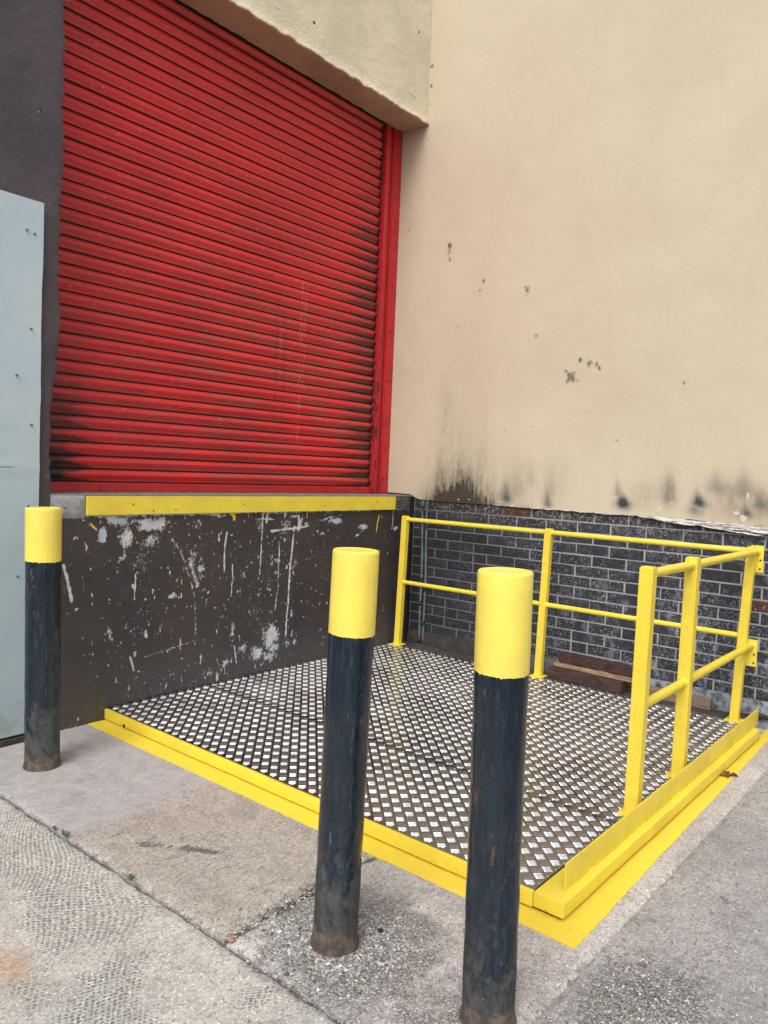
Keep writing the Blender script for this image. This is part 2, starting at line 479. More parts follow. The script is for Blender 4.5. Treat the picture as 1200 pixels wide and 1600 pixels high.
def mat_sheet():
    m = Mat("pale blue grey sheet steel", .42, spec=.6)
    p = m.pos(); x, y, z = m.xyz(p)
    n = m.noise(p, 1.6, 4)
    c = m.mix(m.ramp(n, .35, .65), (0.42, 0.52, 0.585), (0.47, 0.545, 0.585))
    c = m.mix(m.ramp(z, 2.2, 1.0, 0, .45), c, (0.25, 0.35, 0.41))  # broad reflection gradient painted in, darker lower down
    low = AND(m, m.ramp(z, .40, .0), m.ramp(m.noise(p, 9, 5), .35, .6))
    c = m.mix(AND(m, low, .7), c, (0.26, 0.28, 0.22))
    scf = AND(m, m.ramp(m.noise(m.map(p, (1, 1, .6)), 24, 5, .7), .64, .70), m.ramp(m.noise(p, 3, 2), .5, .62))
    c = m.mix(AND(m, scf, .5), c, (0.62, 0.66, 0.68))
    sc2 = m.ramp(m.noise(m.map(p, (1, 1, .5), (5, 0, 2)), 19, 4, .7), .70, .73)
    c = m.mix(AND(m, sc2, .5), c, (0.14, 0.16, 0.17))
    ln = AND(m, m.ramp(m.math('ABSOLUTE', m.math('SUBTRACT', z, m.math('ADD', 1.462, m.math('MULTIPLY', n, .02)))), .006, .002), m.ramp(m.math('ABSOLUTE', m.math('ADD', x, 3.53)), .11, .06))
    c = m.mix(AND(m, ln, .7), c, (0.10, 0.11, 0.12))
    m.color(c)
    m.bump(m.noise(p, 2.5, 3), .35, .03)
    return m.m
M_SHEET = mat_sheet()

def mat_black_steel():
    m = Mat("blue black bitumen paint", .22, spec=.6)
    p = m.pos(); o = m.obj(); x, y, z = m.xyz(o)
    n = m.noise(m.map(o, (1, 1, .35)), 14, 6, .7)
    c = m.mix(m.ramp(n, .3, .7), (0.004, 0.007, 0.012), (0.007, 0.017, 0.030))
    st = m.noise(m.map(o, (6, 6, .7)), 14, 6, .75)
    c = m.mix(m.ramp(st, .50, .66, 0, .6), c, (0.022, 0.044, 0.068))
    c = m.mix(m.ramp(m.noise(m.map(o, (3, 3, 1)), 45, 5, .8), .56, .66, 0, .45), c, (0.035, 0.050, 0.062))
    # bare and dusty foot
    fn = m.noise(p, 9, 5)
    fn2 = m.noise(m.map(p, (1, 1, .6)), 30, 6, .75)
    foot = m.ramp(m.math('ADD', m.math('ADD', z, m.math('MULTIPLY', m.math('SUBTRACT', fn, .5), .5)), m.math('MULTIPLY', m.math('SUBTRACT', fn2, .5), .9)), .32, .10)
    c = m.mix(AND(m, foot, .8), c, m.mix(m.ramp(fn2, .35, .65), (0.075, 0.075, 0.070), (0.030, 0.033, 0.034)))
    foot2 = m.ramp(m.math('ADD', z, m.math('MULTIPLY', m.math('SUBTRACT', fn2, .5), .16)), .075, .05)
    c = m.mix(foot2, c, m.mix(m.ramp(m.noise(p, 26, 5, .7), .35, .62), (0.14, 0.10, 0.078), (0.050, 0.040, 0.034)))
    # rust scars
    rn = m.noise(m.map(p, (1.5, 1.5, .45), (.37, .2, .31)), 12, 6, .75, .3)
    rust = m.ramp(rn, .575, .625)
    rust = AND(m, rust, m.ramp(m.noise(p, 3.1, 2), .45, .56))
    c = m.mix(AND(m, rust, .95), c, m.mix(m.noise(p, 60, 3), (0.070, 0.034, 0.026), (0.13, 0.062, 0.045)))
    sc = m.ramp(m.noise(m.map(p, (5, 5, .4)), 15, 3, .6), .715, .735)
    c = m.mix(AND(m, sc, .7), c, (0.17, 0.18, 0.18))
    sp = AND(m, m.ramp(m.voro(p, 42), .10, .05), m.ramp(m.voro(p, 42, out="Color"), .76, .8))
    c = m.mix(AND(m, sp, .7), c, (0.33, 0.33, 0.30))
    m.color(c)
    m.rough(m.ramp(m.math('ADD', m.noise(m.map(o, (3, 3, .6)), 24, 5, .75), OR(m, rust, foot)), .35, 1.2, .17, .85))
    m.bump(m.noise(m.map(p, (1, 1, .4)), 26, 5), .35, .006)
    m.bump(m.math('SUBTRACT', n, rust), .3, .003)
    return m.m
M_POST = mat_black_steel()

def mat_deck(name, rough, col, bars):
    m = Mat(name, rough, 1.0)
    p = m.pos(); x, y, z = m.xyz(p)
    n = m.noise(p, 3, 5)
    fine = m.noise(p, 70, 4, .7)
    # brown foot dirt: more on the open right half, streaks of rust here and there
    dirt = m.ramp(m.math('ADD', m.noise(p, 2.4, 6, .65), AND(m, m.ramp(x, -2.6, -1.0), .16)), .56, .74)
    rst = AND(m, m.ramp(m.noise(m.map(p, (1, 1, 1), (4, 1, 0)), 3.3, 5, .7), .60, .68), m.ramp(m.noise(p, 20, 3), .4, .6))
    d1 = (0.23, 0.218, 0.205) if not bars else (0.72, 0.68, 0.62)
    c = m.mix(AND(m, dirt, .34), col, d1)
    c = m.mix(AND(m, rst, .16 if not bars else .08), c, (0.33, 0.20, 0.12))
    c = m.mix(m.ramp(fine, .55, .8, 0, .4), c, tuple(v * .6 for v in col))
    m.color(c)
    m.rough(m.math('ADD', m.ramp(n, .3, .7, rough - .05, rough + .08), AND(m, dirt, .10)))
    if not bars:
        m.metal(m.math('SUBTRACT', 1.0, AND(m, dirt, .22)))
        m.bump(fine, .12, .001)
        m.bump(m.noise(p, 2.2, 2), .12, .02)
    return m.m
M_DECK = mat_deck("aluminium deck sheet", .22, (0.29, 0.305, 0.33), False)
M_BARS = mat_deck("raised aluminium tread", .34, (0.74, 0.74, 0.745), True)

def mat_simple(name, a, b, scale=20, rough=.7, bump=.4, metal=0, stretch=(1, 1, 1)):
    m = Mat(name, rough, metal, spec=.35)
    p = m.obj()
    n = m.noise(m.map(p, stretch), scale, 6, .7)
    m.color(m.mix(m.ramp(n, .35, .65), a, b))
    m.bump(n, bump, .005)
    return m.m
M_WOODD = mat_simple("stained dark timber", (0.080, 0.040, 0.030), (0.026, 0.021, 0.021), 16, .85, 1.0, 0, (2, .8, 2))
M_WOODG = mat_simple("old dark timber top", (0.075, 0.036, 0.027), (0.020, 0.016, 0.015), 22, .9, 1.0, 0, (1.5, .9, 1.5))
M_WOODL = mat_simple("worn pale timber", (0.40, 0.255, 0.165), (0.17, 0.105, 0.075), 10, .8, .6, 0, (4, .6, 4))
M_WOODP = mat_simple("weathered grey plank", (0.25, 0.185, 0.135), (0.11, 0.082, 0.066), 10, .85, .6, 0, (4, .6, 4))
M_CONDUIT = mat_simple("grey painted conduit", (0.13, 0.155, 0.17), (0.075, 0.09, 0.10), 16, .5, .3)
M_STEELDIRT = mat_simple("dirty steel angle", (0.075, 0.062, 0.055), (0.04, 0.036, 0.034), 9, .6, .4)
M_BOLT = mat_simple("dark bolt hole", (0.03, 0.015, 0.01), (0.015, 0.01, 0.008), 20)
M_SCREW = mat_simple("zinc screw", (0.20, 0.22, 0.23), (0.12, 0.13, 0.14), 60, .4, .1, .6)
M_LEAF = mat_simple("dead brown leaf", (0.20, 0.085, 0.035), (0.09, 0.04, 0.02), 40, .7, .6)
M_WEED = mat_simple("weed green", (0.075, 0.14, 0.035), (0.04, 0.085, 0.025), 40, .7, .2)
M_CABLE = mat_simple("black cable", (0.016, 0.015, 0.015), (0.03, 0.025, 0.022), 20, .5, .2)

def mat_stone():
    m = Mat("pale loose chippings", .9, spec=.2)
    a = m.n("ShaderNodeAttribute"); a.attribute_name = "tone"
    m.color(a.outputs["Color"])
    return m.m
M_STONE = mat_stone()

def mat_ground(name, kind):
    m = Mat(name, .88, spec=.22)
    p = m.pos(); x, y, z = m.xyz(p)
    agg, blu, rus, drk = m.attr("marks")
    n1 = m.noise(p, 1.8, 5); n2 = m.noise(p, 12, 6, .72); n3 = m.noise(p, 70, 4, .75); n4 = m.noise(p, 190, 3, .7)
    cols = {"smooth": ((0.43, 0.385, 0.345), (0.365, 0.332, 0.305)), "stamped": ((0.55, 0.52, 0.485), (0.45, 0.43, 0.405)),
            "rough": ((0.52, 0.485, 0.46), (0.41, 0.385, 0.375)), "right": ((0.385, 0.367, 0.36), (0.305, 0.293, 0.295))}[kind]
    c = m.mix(m.ramp(n1, .35, .65), *cols)
    c = m.mix(m.ramp(n2, .42, .72, 0, .45), c, tuple(v * .62 for v in cols[1]))
    c = m.mix(m.ramp(n2, .45, .25, 0, .35), c, tuple(min(1, v * 1.35) for v in cols[0]))
    c = m.mix(blu, c, m.mix(m.ramp(n2, .35, .65), (0.44, 0.415, 0.415), (0.37, 0.355, 0.362)))
    # sand grains and dark flecks
    n5 = m.noise(m.map(p, (1, 1.2, 1)), 33, 6, .8)
    c = m.mix(m.ramp(n5, .52, .62, 0, .55), c, tuple(v * .45 for v in cols[1]))
    c = m.mix(m.ramp(n3, .53, .62, 0, .62), c, tuple(v * .32 for v in cols[1]))
    c = m.mix(m.ramp(m.noise(p, 95, 4, .8), .55, .64, 0, .70), c, tuple(min(1, v * 1.9) for v in cols[0]))
    c = m.mix(m.ramp(n4, .42, .33, 0, .55), c, tuple(v * .35 for v in cols[1]))
    c = m.mix(AND(m, blu, .68), c, m.mix(m.ramp(n2, .38, .62), (0.41, 0.385, 0.385), (0.345, 0.33, 0.34)))
    fleck = AND(m, m.ramp(m.voro(m.map(p, (1, 1.3, 1)), 42), .17, .08), m.ramp(m.voro(m.map(p, (1, 1.3, 1)), 42, out="Color"), .62, .68))
    c = m.mix(AND(m, fleck, .75 if kind != "smooth" else .5), c, (0.06, 0.055, 0.052))
    if kind in ("smooth", "right"):
        worm = AND(m, m.ramp(m.noise(m.map(p, (1, 2.0, 1)), 16, 6, .8), .575, .64), m.ramp(m.noise(p, 3, 3), .38, .56))
        worm = AND(m, worm, m.math('SUBTRACT', 1.0, AND(m, blu, .85)))
        c = m.mix(AND(m, worm, .7), c, tuple(v * .42 for v in cols[1]))
        m.bump(worm, .5, -.006)
    wq = m.n("ShaderNodeTexNoise"); wq.inputs["Scale"].default_value = 7; wq.inputs["Detail"].default_value = 4; m.put(wq.inputs["Vector"], p)
    wsc = m.n("ShaderNodeVectorMath"); wsc.operation = 'SCALE'; wsc.inputs["Scale"].default_value = .16; m.t.links.new(wq.outputs["Color"], wsc.inputs[0])
    wad = m.n("ShaderNodeVectorMath"); wad.operation = 'ADD'; m.t.links.new(p, wad.inputs[0]); m.t.links.new(wsc.outputs[0], wad.inputs[1])
    crk = m.ramp(m.voro(wad.outputs[0], 1.35, 'DISTANCE_TO_EDGE'), .010, .003)
    crk = AND(m, crk, m.ramp(m.noise(p, 1.7, 2), .50, .56))
    c = m.mix(AND(m, crk, .12), c, (0.07, 0.062, 0.056))
    blt = m.ramp(m.noise(m.map(p, (1, 1, 1), (7, 3, 0)), 4.2, 6, .75), .52, .66, 0, .38)
    c = m.mix(blt, c, tuple(v * .55 for v in cols[1]))
    blt2 = m.ramp(m.noise(m.map(p, (1, 1, 1), (1, 9, 0)), 5.5, 6, .75), .54, .68, 0, .35)
    c = m.mix(blt2, c, tuple(min(1, v * 1.35) for v in cols[0]))
    # exposed aggregate
    sd_ = m.voro(p, 150, out="Distance"); sc_ = m.voro(p, 150, out="Color")
    scx = m.xyz(sc_)[0]
    sb_ = m.voro(p, 75, out="Distance"); sbx = m.xyz(m.voro(p, 75, out="Color"))[0]
    stone = m.mix(m.ramp(scx, .2, .9), (0.16, 0.148, 0.145), (0.46, 0.43, 0.40))
    stone = m.mix(m.ramp(sd_, .25, .75, 0, .75), stone, (0.095, 0.085, 0.08))
    stone = m.mix(AND(m, m.ramp(sb_, .50, .35), m.ramp(sbx, .70, .75)), stone, (0.44, 0.42, 0.40))
    am = m.ramp(m.math('ADD', agg, m.math('MULTIPLY', m.math('SUBTRACT', n2, .5), 1.6)), .35, .85)
    c = m.mix(AND(m, am, .8), c, stone)
    c = m.mix(AND(m, rus, m.ramp(n2, .35, .6, .1, .8)), c, (0.42, 0.24, 0.12))
    dm = m.ramp(m.math('ADD', drk, m.math('MULTIPLY', m.math('SUBTRACT', m.math('ADD', AND(m, n3, .4), AND(m, n5, .6)), .5), 3.0)), .55, 1.0)
    dm = AND(m, dm, m.ramp(drk, .03, .2))
    c = m.mix(AND(m, dm, .8), c, (0.085, 0.078, 0.074))
    m.color(c)
    m.bump(n2, .5, .012)
    m.bump(n5, .6, .008)
    m.bump(n3, .7, .005)
    m.bump(AND(m, am, m.math('SUBTRACT', 1, sd_)), .8, .006)
    if kind == "stamped":
        # small dimples pressed in gently curving rows
        mp = m.n("ShaderNodeMapping"); m.put(mp.inputs["Vector"], p); mp.inputs["Rotation"].default_value = (0, 0, R(33))
        wv = m.n("ShaderNodeVectorMath"); wv.operation = 'ADD'
        ns = m.n("ShaderNodeTexNoise"); ns.inputs["Scale"].default_value = 1.3; ns.inputs["Detail"].default_value = 1
        m.put(ns.inputs["Vector"], p)
        sc = m.n("ShaderNodeVectorMath"); sc.operation = 'SCALE'; sc.inputs["Scale"].default_value = .30
        m.t.links.new(ns.outputs["Color"], sc.inputs[0])
        m.t.links.new(mp.outputs[0], wv.inputs[0]); m.t.links.new(sc.outputs[0], wv.inputs[1])
        d = m.voro(m.map(wv.outputs[0], (.75, 1, .001)), 76, rnd=.30)
        show = m.ramp(m.math('ADD', m.noise(m.map(p, (1, 1, 1), (2, 7, 0)), 1.9, 3), AND(m, agg, -.3)), .42, .50)
        dim = AND(m, AND(m, m.ramp(d, .38, .24), show), m.ramp(n2, .62, .45, .35, 1))
        c2 = m.mix(AND(m, dim, .72), c, (0.105, 0.098, 0.088))
        m.color(c2)
        m.bump(dim, .8, -.005)
    return m.m
G = {k: mat_ground("concrete " + k, k) for k in ("smooth", "stamped", "rough", "right")}

# ------------------------------------------------------------------ mesh helpers
def link(name, me, mat, parent=None):
    o = bpy.data.objects.new(name, me)
    COL.objects.link(o)
    if mat is not None and not me.materials:
        me.materials.append(mat)
    if parent is not None:
        o.parent = parent
    return o
def obj(name, bm, mat, parent=None, smooth=False, angle=None):
    me = bpy.data.meshes.new(name)
    bmesh.ops.recalc_face_normals(bm, faces=bm.faces)
    bm.to_mesh(me)
    bm.free()
    if smooth:
        for f in me.polygons:
            f.use_smooth = True
        if angle:
            me.set_sharp_from_angle(angle=R(angle))
    return link(name, me, mat, parent)
def thing(name, label, cat, loc=(0, 0, 0), group=None):
    o = bpy.data.objects.new(name, None)
    o.empty_display_size = .1
    COL.objects.link(o)
    o.location = loc
    bpy.context.view_layer.update()
    tag(o, label, cat, group)
    return o
def tag(o, label, cat, group=None):
    o['label'] = label; o['category'] = cat
    if group:
        o['group'] = group
def hexa(bm, c8):
    v = [bm.verts.new(p) for p in c8]
    for f in ((0, 3, 2, 1), (4, 5, 6, 7), (0, 1, 5, 4), (1, 2, 6, 5), (2, 3, 7, 6), (3, 0, 4, 7)):
        bm.faces.new([v[i] for i in f])
    return v
def box(x0, x1, y0, y1, z0, z1, bev=.002, seg=2, bm=None):
    b = bmesh.new()
    hexa(b, [(x0, y0, z0), (x1, y0, z0), (x1, y1, z0), (x0, y1, z0), (x0, y0, z1), (x1, y0, z1), (x1, y1, z1), (x0, y1, z1)])
    if bev > 0:
        bmesh.ops.bevel(b, geom=list(b.edges), offset=bev, segments=seg, affect='EDGES', profile=.6)
    return b
def join(*bms):
    out = bms[0]
    for b in bms[1:]:
        me = bpy.data.meshes.new("tmp"); b.to_mesh(me); b.free()
        out.from_mesh(me); bpy.data.meshes.remove(me)
    return out
def tube(p0, p1, r, seg=20, r1=None):
    b = bmesh.new()
    p0, p1 = Vector(p0), Vector(p1)
    d = p1 - p0
    bmesh.ops.create_cone(b, cap_ends=True, segments=seg, radius1=r, radius2=r if r1 is None else r1, depth=d.length,
                          matrix=Matrix.Translation((p0 + p1) / 2) @ d.to_track_quat('Z', 'Y').to_matrix().to_4x4())
    return b
def pipe(pts, r, seg=10):
    b = bmesh.new()
    rings = []
    for i, p in enumerate(pts):
        p = Vector(p)
        d = (Vector(pts[min(i + 1, len(pts) - 1)]) - Vector(pts[max(i - 1, 0)])).normalized()
        q = d.to_track_quat('Z', 'Y')
        rings.append([b.verts.new(p + q @ Vector((r * math.cos(2 * math.pi * k / seg), r * math.sin(2 * math.pi * k / seg), 0))) for k in range(seg)])
    for a_, c_ in zip(rings, rings[1:]):
        for k in range(seg):
            b.faces.new((a_[k], a_[(k + 1) % seg], c_[(k + 1) % seg], c_[k]))
    b.faces.new(rings[0]); b.faces.new(rings[-1])
    return b
def vnoise(u, v, scale, seed=0, octs=4):
    """value noise sampled at arrays u, v"""
    out = np.zeros_like(u); amp = .5; tot = 0
    for o_ in range(octs):
        g = np.random.default_rng(seed * 31 + o_).random((64, 64))
        a_ = u * scale * 2 ** o_ + 17.3 * o_; b_ = v * scale * 2 ** o_ + 5.1 * o_
        i = np.floor(a_).astype(int); j = np.floor(b_).astype(int)
        fx = a_ - i; fy = b_ - j
        fx = fx * fx * (3 - 2 * fx); fy = fy * fy * (3 - 2 * fy)
        i0, i1, j0, j1 = i % 64, (i + 1) % 64, j % 64, (j + 1) % 64
        out += amp * ((g[i0, j0] * (1 - fx) + g[i1, j0] * fx) * (1 - fy) + (g[i0, j1] * (1 - fx) + g[i1, j1] * fx) * fy)
        tot += amp; amp *= .5
    return out / tot
def grid_mesh(name, P, attr=None, mat=None, parent=None, smooth=True, skirt=None):
    """P: array (nu, nv, 3) of points; attr: (nu, nv, 4)"""
    nu, nv = P.shape[:2]
    verts = P.reshape(-1, 3)
    idx = np.arange(nu * nv).reshape(nu, nv)
    q = np.stack([idx[:-1, :-1], idx[1:, :-1], idx[1:, 1:], idx[:-1, 1:]], -1).reshape(-1, 4)
    A = None if attr is None else attr.reshape(-1, 4)
    if skirt is not None:               # closed rim going back by the vector `skirt`
        loop = np.concatenate([idx[:, 0], idx[-1, 1:], idx[-2::-1, -1], idx[0, -2:0:-1]])
        base = len(verts)
        verts = np.concatenate([verts, verts[loop] + np.array(skirt)])
        nl = len(loop)
        k = np.arange(nl); k2 = (k + 1) % nl
        q2 = np.stack([loop[k2], loop[k], base + k, base + k2], -1)
        q = np.concatenate([q, q2])
        if A is not None:
            A = np.concatenate([A, A[loop]])
    me = bpy.data.meshes.new(name)
    me.vertices.add(len(verts)); me.vertices.foreach_set("co", verts.astype(np.float32).ravel())
    me.loops.add(q.size); me.loops.foreach_set("vertex_index", q.astype(np.int32).ravel())
    me.polygons.add(len(q)); me.polygons.foreach_set("loop_start", np.arange(0, q.size, 4, dtype=np.int32))
    me.polygons.foreach_set("loop_total", np.full(len(q), 4, dtype=np.int32))
    if smooth:
        me.polygons.foreach_set("use_smooth", np.ones(len(q), dtype=bool))
    me.update(calc_edges=True)
    me.validate()
    if skirt is not None and smooth:
        me.set_sharp_from_angle(angle=R(55))
    if A is not None:
        ca = me.color_attributes.new("marks", 'FLOAT_COLOR', 'POINT')
        ca.data.foreach_set("color", A.astype(np.float32).ravel())
    return link(name, me, mat, parent)
def jag(bm, amp, freq, axis_mask=(1, 1, 1), seed=0):
    r = np.random.default_rng(seed)
    for v in bm.verts:
        for k in range(3):
            if axis_mask[k]:
                v.co[k] += amp * (r.random() - .5) * 2

# painters on a (u,v) canvas
def blob(U, V, u, v, su, sv, p=2.0):
    return np.exp(-((np.abs(U - u) / su) ** p + (np.abs(V - v) / sv) ** p))
def stroke(U, V, pts, w_, soft=1.0):
    out = np.zeros_like(U)
    for (a_, b_), (c_, d_) in zip(pts, pts[1:]):
        L2 = (c_ - a_) ** 2 + (d_ - b_) ** 2 + 1e-9
        t = np.clip(((U - a_) * (c_ - a_) + (V - b_) * (d_ - b_)) / L2, 0, 1)
        dd = np.hypot(U - (a_ + t * (c_ - a_)), V - (b_ + t * (d_ - b_)))
        out = np.maximum(out, np.exp(-(dd / w_) ** 2))
    return out

# ================================================================== SETTING: ground
def ground_marks(X, Y):
    n = vnoise(X, Y, 3.0, 3); n2 = vnoise(X, Y, 9, 5)
    A = np.zeros(X.shape + (4,))
    agg = np.maximum.reduce([blob(X, Y, -3.46, -2.50, .34, .30, 3), blob(X, Y, -3.15, -3.32, .34, .20, 3) * 1.1,
                             blob(X, Y, -3.55, -2.95, .22, .3) * .8, blob(X, Y, -3.42, -2.24, .26, .11) * 1.1,
                             blob(X, Y, -4.15, -2.7, .6, .35) * .55, blob(X, Y, -3.3, -3.9, 1.3, .5) * .6])
    agg *= .55 + .9 * n
    clean = (Y < -3.02) & (Y > -3.17) & (X > -2.95)
    agg = np.where(clean, 0, agg)
    A[..., 0] = agg
    edge = -1.02 + .16 * np.sin(X * 2.3) + .18 * (n - .5) - .22 * np.clip(X + 3.1, 0, 1)
    blu = 1 / (1 + np.exp(-(Y - edge) / .012))
    A[..., 1] = blu * (X > -3.76) * .9
    A[..., 1] = np.maximum(A[..., 1], blob(X, Y, -3.02, -3.10, .16, .10, 3) * .0)
    A[..., 2] = np.maximum.reduce([blob(X, Y, -4.26, -1.80, .06, .10) * 1.2, blob(X, Y, -4.30, -1.6, .1, .2) * .4,
                                   blob(X, Y, -3.28, -.03, .14, .035) * .5, blob(X, Y, -3.3, -1.35, .3, .2) * .22])
    dark = np.maximum.reduce([stroke(X, Y, [(-3.58, -1.40), (-3.44, -1.62), (-3.40, -1.72)], .035) * .75 * n2 * 2,
                              stroke(X, Y, [(-3.30, -1.12), (-3.14, -1.25)], .05) * .6,
                              stroke(X, Y, [(-3.73, -2.17), (-3.2, -2.15)], .05) * .75,
                              blob(X, Y, -2.32, -3.32, .06, .05) * .8, blob(X, Y, -3.20, -2.78, .10, .12) * .5,
                              blob(X, Y, -3.05, -3.30, .12, .10) * .8,
                              (X > -3.0) * (Y < (-3.425 - .06 * (X + 3))) * .42 * (Y > -9)])
    A[..., 3] = dark
    return A
def slab(name, x0, x1, y0, y1, step, mat, parent, seed, rough_amp=.0015, edges=(1, 1, 1, 1)):
    nx = int((x1 - x0) / step) + 1; ny = int((y1 - y0) / step) + 1
    X, Y = np.meshgrid(np.linspace(x0, x1, nx), np.linspace(y0, y1, ny), indexing='ij')
    j = lambda t, s_: (vnoise(t, t * 0 + s_, 22, seed + 9, 4) - .5) * .016
    fx = (X - x0) / (x1 - x0); fy = (Y - y0) / (y1 - y0)
    DX = edges[0] * j(Y, 1.5) * np.clip(1 - fx * 8, 0, 1) + edges[1] * j(Y, 4.5) * np.clip(fx * 8 - 7, 0, 1)
    DY = edges[2] * j(X, 7.5) * np.clip(1 - fy * 8, 0, 1) + edges[3] * j(X, 9.5) * np.clip(fy * 8 - 7, 0, 1)
    X2, Y2 = X + DX, Y + DY
    A = ground_marks(X2, Y2)
    Z = (vnoise(X2, Y2, 2.0, seed) - .5) * .006 + (vnoise(X2, Y2, 30, seed + 1, 3) - .5) * rough_amp
    Z += (vnoise(X2, Y2, 45, seed + 2, 3) - .5) * .012 * np.clip(A[..., 0], 0, 1)
    Z -= .004 * A[..., 3] * vnoise(X2, Y2, 30, 8)
    # rounded, crumbled arrises
    d = np.minimum.reduce([np.where(edges[0], fx * (x1 - x0), 9), np.where(edges[1], (1 - fx) * (x1 - x0), 9),
                           np.where(edges[2], fy * (y1 - y0), 9), np.where(edges[3], (1 - fy) * (y1 - y0), 9)])
    Z -= .010 * np.exp(-(d / .012)) * (.4 + vnoise(X2, Y2, 25, seed + 4)) * min(1, max(edges) if seed != 4 else .35)
    o = grid_mesh(name, np.stack([X2, Y2, Z], -1), A, mat, parent, True, (0, 0, -.03))
    o['kind'] = 'structure'
    return o
bm = bmesh.new()
s_ = 350
for a_, b_ in ((-s_, -s_),):
    v = [bm.verts.new(c) for c in ((-s_, -s_, -.02), (s_, -s_, -.02), (s_, s_, -.02), (-s_, s_, -.02))]
    bm.faces.new(v)
ground = obj('ground', bm, G["right"])
ground['kind'] = 'structure'
slab('concrete_slab', -3.735, .05, -2.165, .16, .011, G["smooth"], ground, 1, edges=(1.3, 0, 2.6, 0))
slab('concrete_slab', -6.2, -3.752, -4.8, .16, .011, G["stamped"], ground, 2, .003, edges=(0, 1, 0, 0))
slab('concrete_slab', -3.735, .05, -3.102, -2.185, .010, G["rough"], ground, 3, .004, edges=(1, 0, .15, 2.0))
slab('concrete_slab', -3.735, .05, -4.8, -3.105, .011, G["right"], ground, 4, .003, edges=(1, 0, 0, .25))

# ================================================================== SIDE WALL (brick base, cream coat)
side = thing('side_wall', 'tall wall on the right, smooth cream paint above a blue-black brick base', 'wall', (0, -1.5, 0))
sp_ = lambda o: (setattr(o, 'matrix_parent_inverse', o.parent.matrix_world.inverted()), o)[1]
def part(name, bm_, mat, parent, smooth=False, angle=None, label=None):
    o = obj(name, bm_, mat, parent, smooth, angle)
    sp_(o)
    if label:
        o['label'] = label
    return o
part('mortar_bed', box(.0, .30, -7.0, .5, -.02, 1.29, 0), M_MORTAR, side)
# core above, behind the coat
part('wall_core', box(.0, .30, -7.0, .60, 1.292, 7.0, 0), M_MORTAR, side)
